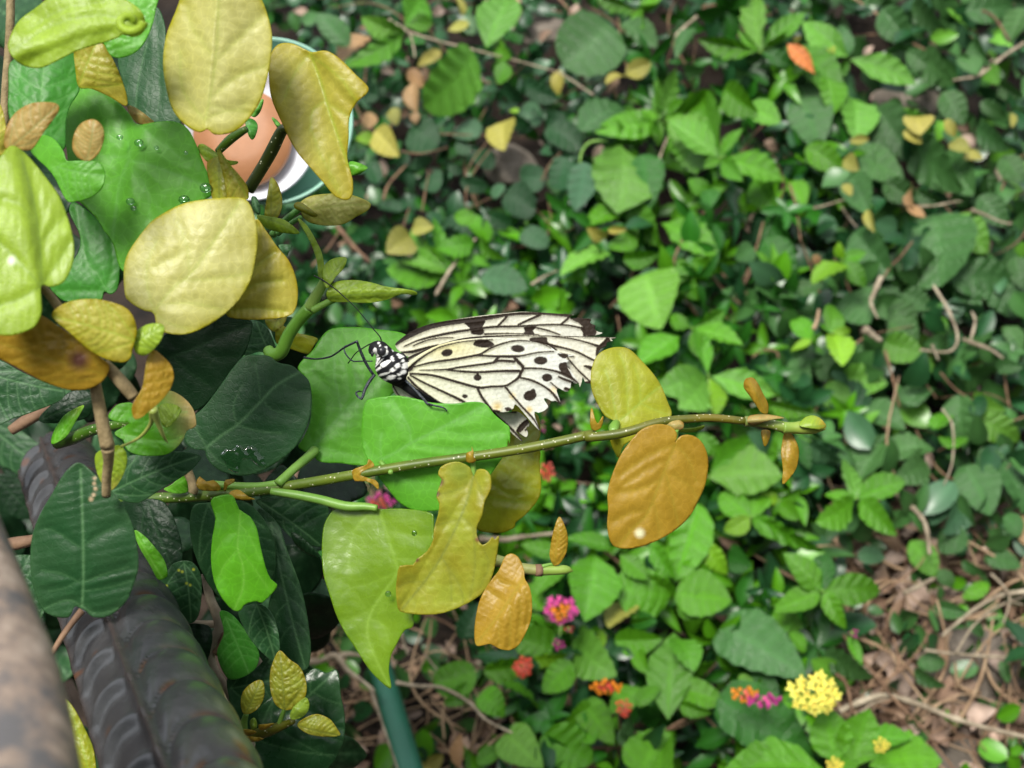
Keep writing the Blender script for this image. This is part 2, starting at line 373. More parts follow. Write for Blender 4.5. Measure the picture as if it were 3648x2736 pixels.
leaf(br, 'ML: 1320,1385 1350,1368 1385,1370 1430,1405 1470,1420 1400,1425 1340,1410', 'ML: 1320,1395', 'ML: 1470,1420', .427, 'amber', name='bract', cup=.001, wave=.0006, sharp=True)
leaf(br, 'ML: 1290,1340 1300,1310 1350,1305 1345,1325 1310,1345 1300,1375 1290,1370', 'ML: 1300,1375', 'ML: 1350,1305', .438, 'amber', name='bract', cup=.001, wave=.0005, sharp=True)
leaf(br, 'ML: 1130,1330 1150,1290 1190,1320 1230,1310 1270,1350 1260,1370 1200,1372 1150,1365', 'ML: 1140,1350', 'ML: 1270,1360', .444, 'amber', name='bract', cup=.002, wave=.0008, sharp=True)
ptube('petiole', 'ML: 1815,1140 1760,1190 1700,1240 1600,1332', [.459, .444], [19, 17, 16, 17], M['stem2'], br, 10)
ptube('petiole', 'ML: 1600,1330 1500,1345 1380,1345 1230,1335', [.446, .452], [14], M['stem2'], br, 10)
ptube('petiole', 'ML: 1560,1375 1700,1395 1850,1425 1990,1460 C: 500,505 570,515', [.44, .438], [13, 16, 17, 17, 14, 12], M['stem2'], br, 10)
ptube('petiole', 'C: 590,240 640,300 650,300', [.441, .436], [9], M['stem2'], br, 8)
ptube('petiole', 'C: 1135,225 1138,270 1140,330', [.429, .430], [10], M['stem2'], br, 8)
ptube('petiole', 'E: 575,700 560,730 555,760', [.44, .434], [16, 20, 16], M['stem2'], br, 8)
ptube('petiole', 'E: 985,745 988,800 988,860', [.428, .430], [14, 11, 11], M['stem2'], br, 8)
ptube('side_twig', 'C: 1255,820 1330,838 1420,868 1520,882', [.436, .437], [22, 20, 19, 20], M['stem2'], br, 12, (1.5, .8, 1.6))
ptube('bud', 'C: 1530,882 1600,880 1660,878 1700,880 1728,888', [.437, .438], [20, 19, 18, 13, 1], M['stem2'], br, 10, (1.5, 1.1, 1.2))
ptube('node_ring', 'C: 1505,882 1545,882', [.4365, .4368], [22, 22], M['brown'], br, 12, sub=2)
ptube('petiole', 'C: 1545,860 1590,848 1622,845', [.436, .437], [8, 6, 5], M['stem2'], br, 8)
# leaves of that branch
leaf(br, 'A: 20,650 55,590 110,540 165,460 205,410 260,385 350,378 430,380 560,395 690,412 760,450 800,520 740,700 650,810 540,900 470,1000 470,1150 520,1240 510,1285 400,1285 300,1272 210,1270 150,1255 118,1215 60,1195 22,1160 60,1100 100,1000 110,900 105,800 60,700',
     'A: 135,1155', 'A: 720,440', .464, 'green', 'green', tilt=(.0006, -.0012), cup=.002, puck=.00022,
     veins=[('A: 135,1155 220,1050 310,950 420,840 520,740 640,560', 1), ('A: 310,950 290,830 260,690 262,590 240,500', .7), ('A: 135,1155 90,1080 110,950 115,850', .5), ('A: 262,590 210,560 110,640', .4), ('A: 420,840 400,700 380,600', .5), ('A: 290,830 200,760 130,700', .4), ('A: 380,600 300,520 250,430', .3), ('A: 135,1155 300,1200 420,1230', .5)], label='broad bright green leaf spread behind the butterfly\'s legs')
leaf(br, 'A: 440,1060 445,960 462,880 500,850 600,834 680,828 800,850 900,874 1050,880 1180,868 1255,885 1310,950 1380,1010 1412,1042 1412,1150 C: 1345,110 1330,180 1260,290 1180,390 1090,470 1000,515 900,532 840,535 770,522 700,480 640,410 590,345 540,270 500,200 480,130',
     'C: 597,226', 'A: 1410,1060', .4405, 'green', 'green', tilt=(-.0006, .0006), cup=.0012, puck=.00022,
     veins=[('C: 597,226 690,180 770,130 930,50 A: 1250,890', 1), ('C: 770,130 765,60 740,0 A: 640,850', .7), ('C: 597,226 590,130 600,70', .6), ('C: 597,226 540,190 495,120', .4), ('C: 770,130 950,160 1180,165', .55), ('C: 600,230 700,330 900,370', .5), ('C: 690,180 900,230 1000,240', .3), ('C: 930,50 1100,80 1300,60', .4)], label='broad bright green leaf in front of the lower wing edge')
leaf(br, 'A: 1440,880 1500,915 1590,950 1610,1010 1614,1080 1600,1150 C: 1535,190 1530,260 1540,400 1510,480 1440,560 1388,600 1385,625 1340,650 1290,662 1200,655 1150,630 1080,520 1080,400 1200,250 1300,150 1340,60 A: 1420,960',
     'C: 1130,420', 'C: 1510,60', .474, 'olive', 'gloss', tilt=(.0006, -.001), label='glossy olive leaf behind the stem and torn wing')
leaf(br, 'C: 1140,330 1120,275 1060,242 1000,245 945,272 930,318 952,345 932,400 920,450 938,490 928,560 905,640 902,700 865,770 805,815 780,850 705,855 688,920 681,1000 688,1080 705,1125 780,1140 870,1145 960,1135 1060,1100 1150,1050 1210,1000 1250,920 1272,830 1292,690 1278,685 1265,700 1250,683 1228,712 1190,732 1165,690 1158,630 1190,560 1205,480 1225,440 1245,390 1240,320 1205,285 1160,288',
     'C: 1140,325', 'C: 700,1120', .419, 'sprout', 'young', tilt=(.001, .0009), sharp=True, puck=.0003, edge=.6, wave=.0016, folds=[('C: 1140,325 1040,620 700,1120', .003, 70, 1), ('C: 1150,640 1100,1080', .0014, 30)],
     veins=[('C: 1140,325 1110,450 1040,620 950,800 850,950 720,1110', 1), ('C: 1135,335 1060,400 950,430', .5), ('C: 1060,580 980,600 910,620', .5), ('C: 1065,560 1150,640 1160,680', .5), ('C: 950,800 1060,980 1080,1080', .6), ('C: 1140,640 1150,850 1120,1040', .6), ('C: 850,950 760,950 700,980', .5), ('C: 950,800 1000,900 1010,1060', .5), ('C: 850,950 800,1000 790,1100', .3), ('C: 1145,325 1180,400 1200,470', .5), ('C: 1200,760 1230,850 1180,980', .4)],
     spots=[('C: 940,360', 16, (.13, .06, .03)), ('C: 925,430', 10, (.13, .06, .03)), ('C: 805,820', 9, (.2, .1, .04)), ('C: 1218,500', 8, (.2, .09, .05)), ('C: 1165,700', 9, (.22, .1, .05)), ('C: 1060,300', 40, (.28, .34, .04))], label='olive gold leaf chewed away on both edges')
leaf(br, 'C: 562,512 500,490 420,478 350,490 290,550 255,620 244,720 245,830 256,920 290,1030 330,1150 380,1250 440,1340 510,1450 570,1520 652,1582 640,1480 650,1395 680,1330 730,1240 775,1222 788,1190 785,1150 850,1080 900,900 905,600 890,545 800,525 700,517 600,520',
     'C: 575,510', 'C: 652,1582', .437, 'moss', 'gloss', tilt=(-.0016, -.0008), puck=.00012, wave=.001, cup=-.0025,
     veins=[('C: 575,510 620,640 670,800 690,890 620,1000 540,1120 510,1250 560,1400 640,1560', .9), ('C: 560,520 470,600 420,700 400,860', .7), ('C: 690,890 560,950 400,990', .3), ('C: 670,810 780,820 880,840', .5), ('C: 520,1170 600,1200 640,1300', .5), ('C: 600,640 800,680 890,680', .3), ('C: 690,890 760,980 780,1100', .4), ('C: 290,930 400,970 500,1100', .2), ('C: 530,1120 420,1170 380,1180', .3)], label='large glossy yellow-green heart-shaped leaf hanging with its point down')
leaf(br, 'C: 1155,1325 1145,1250 1155,1150 1180,1050 1230,960 1290,880 1320,810 1345,787 1375,785 1410,812 1438,880 1442,930 1470,980 1485,1060 1480,1170 1440,1270 1400,1330 1350,1355 1290,1345 1240,1318 1200,1325',
     'C: 1440,930', 'C: 1152,1322', .413, 'amber', 'young', tilt=(0, 0), puck=.0003, edge=.5, folds=[('C: 1440,930 1152,1322', .0018, 22)],
     veins=[('C: 1440,925 1330,1090 1250,1200 1160,1315', 1), ('C: 1400,990 1420,1100 1400,1300', .5), ('C: 1350,1060 1360,1200 1350,1330', .6), ('C: 1290,1150 1290,1250 1290,1320', .5), ('C: 1400,980 1310,960 1280,930', .5), ('C: 1340,1080 1250,1020 1220,1000', .4), ('C: 1240,1200 1220,1260', .4), ('C: 1430,960 1470,1080 1450,1200', .4)], label='folded brownish amber leaf beside the chewed leaf')
leaf(br, 'C: 1612,852 1590,800 1595,740 1612,650 1645,565 1680,620 1697,690 1690,770 1660,830 1635,852', 'C: 1618,850', 'C: 1645,565', .434, 'amber', puck=.0004, nsec=6, label='tiny upright amber leaf at the end of the side twig')
leaf(br, 'E: 575,692 500,650 450,570 412,490 398,400 410,300 450,220 520,180 600,168 670,185 740,250 830,350 890,440 930,540 962,640 900,720 780,800 660,830 620,870 595,940 560,890 535,820 530,740',
     'E: 585,690', 'E: 900,430', .4415, 'olive', 'young', tilt=(.0008, -.001), puck=.00018, cup=.002,
     veins=[('E: 585,690 660,630 740,560 820,490 900,430', 1), ('E: 585,690 560,560 540,450 500,330', .8), ('E: 740,560 740,430 700,300', .6), ('E: 660,630 650,480 640,330 600,220', .6), ('E: 585,690 480,600 430,450', .4), ('E: 740,560 830,600 930,640', .5), ('E: 600,700 620,800 600,900', .4)], label='olive amber leaf touching the frayed wing tip')
leaf(br, 'E: 985,835 1000,780 970,730 900,705 820,712 740,750 670,830 612,910 570,1000 530,1110 515,1200 520,1300 513,1400 528,1500 565,1556 650,1570 760,1552 880,1505 1000,1430 1090,1340 1140,1250 1182,1160 1205,1080 1216,960 1190,860 1140,800 1080,778 1030,785 1000,810',
     'E: 988,850', 'E: 575,1560', .4185, 'amber', 'young', tilt=(.001, .0006), puck=.0003, edge=.5,
     veins=[('E: 985,850 930,980 860,1160 790,1330 690,1430 590,1550', 1), ('E: 975,855 850,900 700,990 610,1060', .6), ('E: 920,1050 960,1200 1010,1400', .7), ('E: 1000,860 1080,950 1130,1100', .6), ('E: 880,1090 760,1150 600,1180', .5), ('E: 830,1230 860,1350 880,1480', .5), ('E: 790,1310 680,1320 560,1380', .4), ('E: 970,1060 1080,1130 1140,1220', .4), ('E: 940,960 800,1010 640,1120', .3)],
     spots=[('E: 740,1462', 17, (.85, .85, .55))], label='large amber heart-shaped leaf with a white speck hanging below the stem')
leaf(br, 'E: 1622,635 1580,620 1540,560 1500,500 1465,450 1468,400 1495,382 1530,385 1560,420 1595,490 1630,560 1633,610', 'E: 1615,635', 'E: 1490,385', .441, 'amber', puck=.0002, tilt=(.002, .002), folds=[('E: 1615,635 1520,420', .001, 12)])
leaf(br, 'E: 1588,750 1645,752 1640,810 1610,862 1592,810', 'E: 1615,748', 'E: 1610,862', .439, 'amber')
leaf(br, 'E: 1745,770 1792,770 1830,830 1846,900 1832,1000 1790,1070 1733,1122 1735,1020 1722,900 1733,820', 'E: 1765,768', 'E: 1733,1122', .437, 'amber', puck=.0002, label='narrow amber leaf hanging from the branch tip')

# --- upright shoot left of the butterfly's head
b2 = root('fig_branch', 'ML: 1590,590', .47, 'green upright shoot with narrow lime leaves between the gold leaves and the antenna', 'branch', G1)
ptube('stem', 'ML: 1545,560 1570,590 1620,570 1660,480 1720,390 1785,320', [.474, .462], [20, 24, 24, 23, 22, 24], M['stem2'], b2, 12, (.75, .9, .6))
ptube('stem', 'ML: 1785,320 1820,250 1855,190 1880,120', [.462, .456], [23, 20, 17, 12], M['stem2'], b2, 12, (1.25, 1.05, 1.3))
ptube('petiole', 'ML: 1800,335 1860,300 1925,270', [.460, .458], [13, 12], M['stem2'], b2, 8)
ptube('stem', 'J: 560,1010 640,920 720,850 790,800', [.47, .46], [14, 13, 12, 10], M['stem2'], b2, 10, (.7, .9, 1.3))
ptube('petiole', 'J: 600,1000 690,930 770,880', [.468, .46], [11, 9], M['stem2'], b2, 8, (.7, .95, 1.3))
leaf(b2, 'A: 215,190 210,150 240,100 300,75 400,70 500,85 600,112 700,125 780,140 806,160 780,168 700,162 600,200 480,220 350,215 250,212', 'A: 215,185', 'A: 806,160', .453, 'lime', puck=.0003, tilt=(-.0005, 0), folds=[('A: 215,185 500,170 806,160', .001, 10)], label='long narrow lime leaf pointing right above the butterfly\'s head')
leaf(b2, 'TL: 1860,1590 1868,1530 1920,1490 1995,1485 1980,1545 1930,1600 1890,1659 1868,1640', 'TL: 1872,1640', 'TL: 1995,1485', .452, 'lime', puck=.0003, nsec=5)
leaf(b2, 'TL: 1715,1262 1765,1295 1812,1370 1850,1450 1868,1540 1860,1600 1835,1590 1825,1500 1785,1390', 'TL: 1845,1600', 'TL: 1715,1262', .452, 'lime', puck=.0002, folds=[('TL: 1845,1600 1715,1262', .001, 8)])
leaf(b2, 'TL: 1525,1250 1530,1180 1548,1080 1562,1020 1600,1060 1625,1140 1620,1210 1590,1265 1550,1265', 'TL: 1560,1262', 'TL: 1560,1020', .455, 'sprout', puck=.0002)
leaf(b2, 'TL: 1740,1235 1735,1190 1730,1165 1790,1130 1900,1115 2010,1120 2100,1150 2135,1175 2120,1210 2050,1250 1980,1290 1880,1300 1780,1280', 'TL: 1745,1215', 'TL: 2135,1178', .462, 'pale', puck=.0002, label='buff leaf pointing right behind the tip of the big hanging gold leaf')
leaf(b2, 'TL: 1480,1240 1560,1250 1640,1268 1720,1332 1705,1348 1600,1335 1520,1305', 'TL: 1482,1240', 'TL: 1722,1338', .452, 'lime', puck=.0002)
leaf(b2, 'TL: 1695,1175 1730,1165 1790,1205 1830,1240 1800,1248 1740,1220 1700,1200', 'TL: 1700,1180', 'TL: 1828,1242', .450, 'sprout')
leaf(b2, 'A: -110,360 0,412 145,450 125,500 95,552 60,550 -30,520 -120,480', 'A: -110,400', 'A: 140,470', .486, 'olive', veins=[('A: -110,420 0,500 90,545', .8), ('A: -110,380 140,460', .4)], label='olive leaf crossing behind the green shoot')
leaf(b2, 'ML: 1530,385 1600,385 1650,370 1630,420 1580,455 1545,430', 'ML: 1600,380', 'ML: 1575,455', .478, 'sprout')
leaf(b2, 'J: 1130,470 1190,475 1250,500 1262,520 1200,560 1140,570 1110,540', 'J: 1120,520', 'J: 1262,520', .48, 'fresh')

# --- pale gold shoot nearest the lens
b3 = root('fig_branch', 'ML: 630,1340', .37, 'hairy tan-stemmed shoot with pale gold and buff leaves at the upper left', 'branch', G1)
ptube('stem', 'ML: 470,500 510,600 540,720 565,850 590,980 620,1120', [.335, .35], [14, 18, 20, 22, 23, 26], M['bark'], b3, 14)
ptube('stem', 'ML: 620,1120 625,1200 615,1290 612,1400', [.35, .365], [25, 19, 17, 16], M['bark'], b3, 12)
ptube('stem', 'ML: 600,640 650,690 720,770 770,830', [.336, .342], [20, 22, 24, 22], M['bark'], b3, 12)
ptube('tendril', 'ML: 880,900 870,980 820,1050 760,1090 700,1115', [.345, .37], [18, 8, 6, 5, 5], M['stem2'], b3, 8, (2, 1.2, 1.6))
ptube('tendril', 'ML: 880,900 910,980 940,1050 965,1095', [.345, .36], [18, 10, 7, 2], M['stem2'], b3, 8, (2.2, 1.3, 2))
leaf(b3, 'ML: 720,240 714,100 740,0 830,-130 900,-200 1050,-280 1200,-308 1370,-318 1430,-292 1468,-200 1485,-80 1470,50 1440,170 1380,270 1300,350 1180,430 1070,470 970,466 905,430 885,350 820,330 750,285',
     'ML: 888,335', 'ML: 1400,-310', .382, 'pale', tilt=(.0008, -.0006), puck=.00022, cup=.003,
     veins=[('ML: 888,335 1000,200 1090,130 1200,-20 1380,-290', .8), ('ML: 888,335 850,200 850,60 900,-60', .6), ('ML: 1090,130 1080,-30 1020,-180', .5), ('ML: 930,300 1100,290 1280,330', .5), ('ML: 1050,160 1250,150 1420,120', .5), ('ML: 890,340 960,400 1080,440', .5), ('ML: 850,100 960,50 1060,0', .2)], label='largest pale gold rounded leaf above the dark leaves')
leaf(b3, 'ML: 1470,-190 1530,-130 1600,-30 1660,40 1700,130 1716,230 1700,330 1640,372 1500,386 1380,382 1300,352 1300,200 1400,0', 'ML: 1305,350', 'ML: 1480,-200', .402, 'gold', tilt=(.001, 0), puck=.0004,
     veins=[('ML: 1310,350 1370,220 1430,60 1480,-150', .7), ('ML: 1350,260 1480,180 1620,160', .5), ('ML: 1400,140 1500,60 1580,0', .5), ('ML: 1320,330 1480,320 1640,340', .5)], label='puckered gold leaf tucked behind the largest pale one')
leaf(b3, 'TL: 1060,-60 1120,-170 1260,-240 1420,-170 1490,-40 1540,80 1568,220 1550,400 1500,580 1420,700 1340,762 1240,776 1195,745 1150,762 1080,730 1000,640 957,500 940,350 960,200 1010,70',
     'TL: 1185,690', 'TL: 1265,-240', .372, 'pale', tilt=(-.0005, .0005), puck=.00025, edge=1.3,
     folds=[('TL: 1185,700 1240,350 1258,-100', -.006, 75, 1)],
     veins=[('TL: 1185,690 1220,500 1250,250 1260,-100', .7), ('TL: 1185,690 1120,620 1050,500 1040,300', .6), ('TL: 1190,680 1300,640 1420,640', .5), ('TL: 1215,560 1350,450 1530,380', .5), ('TL: 1240,350 1380,220 1500,100', .4), ('TL: 1205,600 1330,640 1420,600', .3), ('TL: 1240,330 1120,180 1080,50', .3)], label='tall buff-gold leaf with an olive band along its midrib at the top edge')
leaf(b3, 'TL: 1548,420 1552,330 1600,258 1680,250 1760,285 1800,300 1880,292 1960,340 2050,430 2120,500 2112,540 2055,590 2012,680 2008,800 2000,900 2012,960 2032,1040 2030,1120 2000,1152 1930,1130 1870,1060 1800,980 1700,860 1620,700 1562,560',
     'TL: 1790,305', 'TL: 2025,1150', .402, 'gold', tilt=(.001, -.0006), puck=.00025,
     folds=[('TL: 1790,305 1890,600 2000,1000', .004, 90, 1), ('TL: 1850,370 2060,600', .0012, 16)],
     veins=[('TL: 1790,305 1850,480 1900,650 1960,820 2010,960', 1), ('TL: 1795,320 1960,450 2050,580', .6), ('TL: 1790,310 1700,420 1640,560', .5), ('TL: 1880,580 1800,640 1790,760', .6), ('TL: 1890,600 1960,640 2010,680', .4), ('TL: 1800,760 1850,900 1950,1080', .4), ('TL: 1900,900 1900,1020 1960,1120', .4)], label='long gold leaf hanging point down in front of the round feeding dish')
leaf(b3, 'TL: 30,850 30,760 80,660 170,600 260,588 330,600 335,645 260,750 180,862 100,855', 'TL: 60,850', 'TL: 335,600', .335, 'tan')
leaf(b3, 'TL: 420,860 425,780 470,710 540,688 590,730 598,800 570,880 520,925 460,915', 'TL: 500,922', 'TL: 540,690', .338, 'tan', puck=.00018, nsec=6)
leaf(b3, 'ML: -60,470 100,465 180,420 230,360 330,420 450,500 560,590 630,650 600,730 520,782 400,790 250,742 100,662 0,612 -60,580', 'ML: 600,700', 'ML: -60,500', .325, 'amber', tilt=(.0015, .002), spots=[('ML: 455,615', 38, (.14, .06, .04))], label='broad amber leaf with a brown blemish at the left edge')
leaf(b3, 'ML: 300,370 340,310 430,275 550,268 660,290 740,330 780,400 787,470 762,560 750,610 700,632 600,610 500,550 400,460', 'ML: 775,505', 'ML: 300,368', .318, 'gold', puck=.00018, nsec=6, edge=1.3, label='oval gold leaf with ribbed veins at the left')
leaf(b3, 'ML: 770,500 790,450 850,415 910,408 947,428 930,500 880,562 830,592 780,570', 'ML: 775,520', 'ML: 945,425', .325, 'lime', puck=.0003)
leaf(b3, 'ML: 770,952 762,880 818,780 835,680 850,600 880,558 940,600 985,650 1002,720 972,800 920,862 850,922 805,955', 'ML: 790,950', 'ML: 870,560', .33, 'amber', tilt=(.002, 0), label='upright folded amber leaf above the curly lime leaf')
leaf(b3, 'TL: 430,290 500,255 590,250 645,330 695,440 732,560 725,612 640,562 530,512 455,502 435,400', 'TL: 450,500', 'TL: 560,240', .395, 'gold', puck=.00018)
leaf(b3, 'J: 80,480 160,400 180,400 230,760 130,760 100,640', 'J: 170,400', 'J: 170,770', .408, 'sprout')
leaf(b3, 'J: 150,390 185,400 240,480 310,560 370,640 385,700 380,745 300,760 235,750 215,650 185,520', 'J: 160,390', 'J: 380,745', .403, 'gold', puck=.0003, tilt=(0, .001), label='narrow folded gold leaf left of the dark twig')
leaf(b3, 'TL: 1140,850 1170,830 1250,880 1310,920 1370,930 1350,950 1250,955 1180,920', 'TL: 1145,850', 'TL: 1370,930', .41, 'lime')
leaf(b3, 'TL: 735,610 780,620 850,670 890,712 800,712 750,660', 'TL: 735,610', 'TL: 890,712', .41, 'tan')
leaf(b3, 'ML: 552,1160 560,1270 605,1350 650,1366 700,1300 730,1220 726,1150 690,1110 640,1120', 'ML: 640,1130', 'ML: 640,1366', .372, 'lime', tipcol='gold', puck=.0003, label='small lime leaf behind the cut tan stem')

# --- bright green crown at the far left
b4 = root('fig_branch', 'ML: 235,190', .36, 'bright green and lime leaves spread in the top left corner', 'branch', G1)
ptube('stem', 'TL: 60,-80 60,100 50,300 30,560 20,900', [.40, .41], [15], M['bark'], b4, 10)
ptube('stem', 'ML: 235,190 290,250 400,400 520,560', [.325, .335], [12, 16, 18, 18], M['bark'], b4, 10)
leaf(b4, 'TL: 50,290 60,210 110,120 200,50 320,-30 500,-60 680,-20 790,40 835,110 830,180 775,212 705,200 675,218 600,245 450,290 330,350 230,392 120,372', 'TL: 40,300', 'TL: 830,150', .338, 'lime', tilt=(0, -.001), wave=.002, puck=.0002,
     folds=[('TL: 100,330 350,180 700,150', .0012, 30)], veins=[('TL: 60,300 300,150 550,90 780,120', .6), ('TL: 170,180 350,60 600,10', .4), ('TL: 200,330 450,220 640,180', .4)], label='lime leaf rolled at its end in the top corner')
V_ = []
q_ = np.array([(F('TL', [745 + 85 * (1 - a / 8) * math.cos(a), 125 + 70 * (1 - a / 8) * math.sin(a)])) for a in np.linspace(0, 6.2, 26)])
Va, Fa = tubegeo(P(q_[:, 0], q_[:, 1], .331 + np.linspace(0, .004, 26)), .0011, 8, 2)
mesh_obj('leaf_curl', Va, Fa, M['young'], b4, np.array(COLS['lime'][0]))
leaf(b4, 'TL: 470,-60 880,-60 896,60 860,190 795,290 710,332 640,322 590,240 480,100', 'TL: 600,300', 'TL: 760,-70', .372, 'green', 'green')
leaf(b4, 'TL: 60,360 160,330 300,320 430,308 452,420 458,520 405,610 382,700 372,860 310,820 200,850 60,700 50,500', 'TL: 200,900', 'TL: 260,310', .392, 'green2', 'green')
leaf(b4, 'TL: 380,600 450,510 540,503 650,560 740,650 790,715 900,703 1000,700 1080,740 1130,830 1180,960 1232,1080 1200,1140 1100,1172 1000,1232 880,1352 800,1452 740,1562 690,1540 650,1400 600,1330 560,1262 480,1180 400,1100 390,900 370,760',
     'TL: 745,925', 'TL: 1225,1085', .412, 'green', 'green', tilt=(.0005, 0), puck=.0002, folds=[('TL: 795,715 745,925 630,1400', .0016, 26)],
     veins=[('TL: 745,925 740,820 700,680 600,560', .5), ('TL: 745,925 860,950 1000,1000 1200,1080', .7), ('TL: 745,925 690,1050 670,1200 650,1380', .7), ('TL: 800,720 900,800 1050,920', .5), ('TL: 760,960 850,1100 860,1250', .4), ('TL: 740,900 600,900 450,820', .5), ('TL: 720,1000 600,1080 540,1150', .4)], label='widest bright green leaf, dotted with water drops')
leaf(b4, 'TL: 170,860 240,782 310,800 365,870 385,925 450,925 560,930 605,990 590,1080 520,1140 430,1162 380,1150 300,1000', 'TL: 330,960', 'TL: 600,1010', .382, 'green', 'green')
leaf(b4, 'TL: -80,1000 0,905 60,842 120,862 190,930 270,1030 340,1130 392,1260 425,1400 418,1520 370,1620 300,1652 240,1645 238,1720 240,1800 200,1880 100,1925 0,1930 -80,1900', 'TL: 238,1645', 'TL: 60,842', .312, 'lime', puck=.0003, folds=[('TL: 238,1640 190,1300 130,900', .0014, 26)],
     veins=[('TL: 238,1640 230,1400 190,1150 120,900', .8), ('TL: 235,1645 120,1520 0,1400', .6), ('TL: 238,1640 330,1520 400,1400', .5), ('TL: 235,1650 120,1720 0,1760', .6), ('TL: 215,1280 120,1180 20,1150', .4), ('TL: 225,1400 300,1330 370,1250', .4)], spots=[('TL: 68,1502', 17, (.8, .9, .65))], label='big soft lime leaf with a white speck on the left edge')
leaf(b4, 'ML: 290,190 380,90 450,0 460,-100 400,-230 420,-290 480,-260 570,-180 640,-80 700,20 692,90 680,200 640,240 600,225 580,280 480,285 380,282 330,250', 'ML: 610,215', 'ML: 430,-280', .425, 'green2', 'green', veins=[('ML: 610,215 560,120 500,50 440,-250', .7), ('ML: 610,215 650,80 640,-60', .5), ('ML: 600,220 470,220 330,220', .5)])
leaf(b4, 'TL: -60,560 0,600 30,700 40,850 -10,900 -80,860', 'TL: -60,850', 'TL: 0,600', .37, 'gold')

# --- dark leathery part of the shrub
b5 = root('fig_shrub', 'ML: 900,1500', .50, 'mass of dark leathery leaves on woody stems behind the grey bar', 'shrub')
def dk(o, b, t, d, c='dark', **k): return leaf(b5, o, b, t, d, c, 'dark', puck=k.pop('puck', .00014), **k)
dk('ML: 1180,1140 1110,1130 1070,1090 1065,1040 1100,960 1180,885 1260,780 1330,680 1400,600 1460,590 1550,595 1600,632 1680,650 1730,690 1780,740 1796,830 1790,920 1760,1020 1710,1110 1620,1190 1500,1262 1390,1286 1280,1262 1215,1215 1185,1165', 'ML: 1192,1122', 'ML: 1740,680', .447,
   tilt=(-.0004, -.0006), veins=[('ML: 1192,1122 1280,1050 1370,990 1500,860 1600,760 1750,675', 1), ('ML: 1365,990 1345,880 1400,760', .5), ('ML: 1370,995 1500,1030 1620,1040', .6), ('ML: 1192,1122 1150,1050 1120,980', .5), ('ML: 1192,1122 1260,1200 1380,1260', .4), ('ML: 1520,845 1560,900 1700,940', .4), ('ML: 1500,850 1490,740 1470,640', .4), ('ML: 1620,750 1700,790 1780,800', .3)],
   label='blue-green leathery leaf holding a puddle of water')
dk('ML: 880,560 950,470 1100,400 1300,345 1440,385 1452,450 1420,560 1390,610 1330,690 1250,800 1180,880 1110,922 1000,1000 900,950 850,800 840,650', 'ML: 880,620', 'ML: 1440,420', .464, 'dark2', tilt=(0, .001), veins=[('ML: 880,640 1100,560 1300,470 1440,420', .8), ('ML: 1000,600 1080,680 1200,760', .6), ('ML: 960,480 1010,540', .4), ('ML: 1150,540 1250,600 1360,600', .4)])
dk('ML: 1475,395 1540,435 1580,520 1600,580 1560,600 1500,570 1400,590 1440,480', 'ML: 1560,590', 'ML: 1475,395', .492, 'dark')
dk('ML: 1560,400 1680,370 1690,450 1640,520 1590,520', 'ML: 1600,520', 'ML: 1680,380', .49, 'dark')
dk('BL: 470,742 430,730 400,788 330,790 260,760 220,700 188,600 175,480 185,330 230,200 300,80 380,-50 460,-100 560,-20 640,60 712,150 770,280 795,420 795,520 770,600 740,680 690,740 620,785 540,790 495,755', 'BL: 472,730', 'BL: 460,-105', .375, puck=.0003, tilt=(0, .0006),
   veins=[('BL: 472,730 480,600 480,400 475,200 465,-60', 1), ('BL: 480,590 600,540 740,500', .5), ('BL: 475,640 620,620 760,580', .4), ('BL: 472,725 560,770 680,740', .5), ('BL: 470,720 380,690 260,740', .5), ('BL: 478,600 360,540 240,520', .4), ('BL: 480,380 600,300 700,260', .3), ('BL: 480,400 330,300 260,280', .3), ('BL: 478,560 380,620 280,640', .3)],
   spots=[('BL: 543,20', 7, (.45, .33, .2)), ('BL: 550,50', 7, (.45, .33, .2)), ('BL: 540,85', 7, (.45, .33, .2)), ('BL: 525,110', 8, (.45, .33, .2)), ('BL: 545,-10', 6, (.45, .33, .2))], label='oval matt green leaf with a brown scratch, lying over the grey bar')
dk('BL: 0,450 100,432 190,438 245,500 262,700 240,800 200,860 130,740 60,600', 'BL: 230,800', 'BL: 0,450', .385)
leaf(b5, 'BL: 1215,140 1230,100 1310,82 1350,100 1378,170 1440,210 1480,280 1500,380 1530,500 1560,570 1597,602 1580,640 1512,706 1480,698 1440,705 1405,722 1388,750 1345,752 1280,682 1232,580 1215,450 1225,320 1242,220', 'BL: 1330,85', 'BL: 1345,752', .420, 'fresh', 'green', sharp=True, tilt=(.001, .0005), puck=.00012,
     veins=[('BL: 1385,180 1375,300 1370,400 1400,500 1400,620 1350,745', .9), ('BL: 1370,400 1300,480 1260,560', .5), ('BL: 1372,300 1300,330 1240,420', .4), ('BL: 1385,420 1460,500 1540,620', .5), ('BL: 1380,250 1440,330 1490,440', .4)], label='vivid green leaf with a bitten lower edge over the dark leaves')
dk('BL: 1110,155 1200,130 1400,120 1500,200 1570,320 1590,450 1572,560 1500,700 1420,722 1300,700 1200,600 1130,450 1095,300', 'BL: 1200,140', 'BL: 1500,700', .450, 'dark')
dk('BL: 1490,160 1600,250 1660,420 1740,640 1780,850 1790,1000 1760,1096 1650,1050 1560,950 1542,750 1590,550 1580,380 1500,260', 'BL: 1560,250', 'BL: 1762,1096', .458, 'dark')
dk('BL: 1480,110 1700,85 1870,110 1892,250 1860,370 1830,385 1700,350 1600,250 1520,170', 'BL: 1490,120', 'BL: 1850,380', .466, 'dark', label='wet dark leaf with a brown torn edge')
dk('BL: 1680,300 1740,330 1850,440 1780,430 1700,370', 'BL: 1680,300', 'BL: 1850,440', .462, 'dark2')
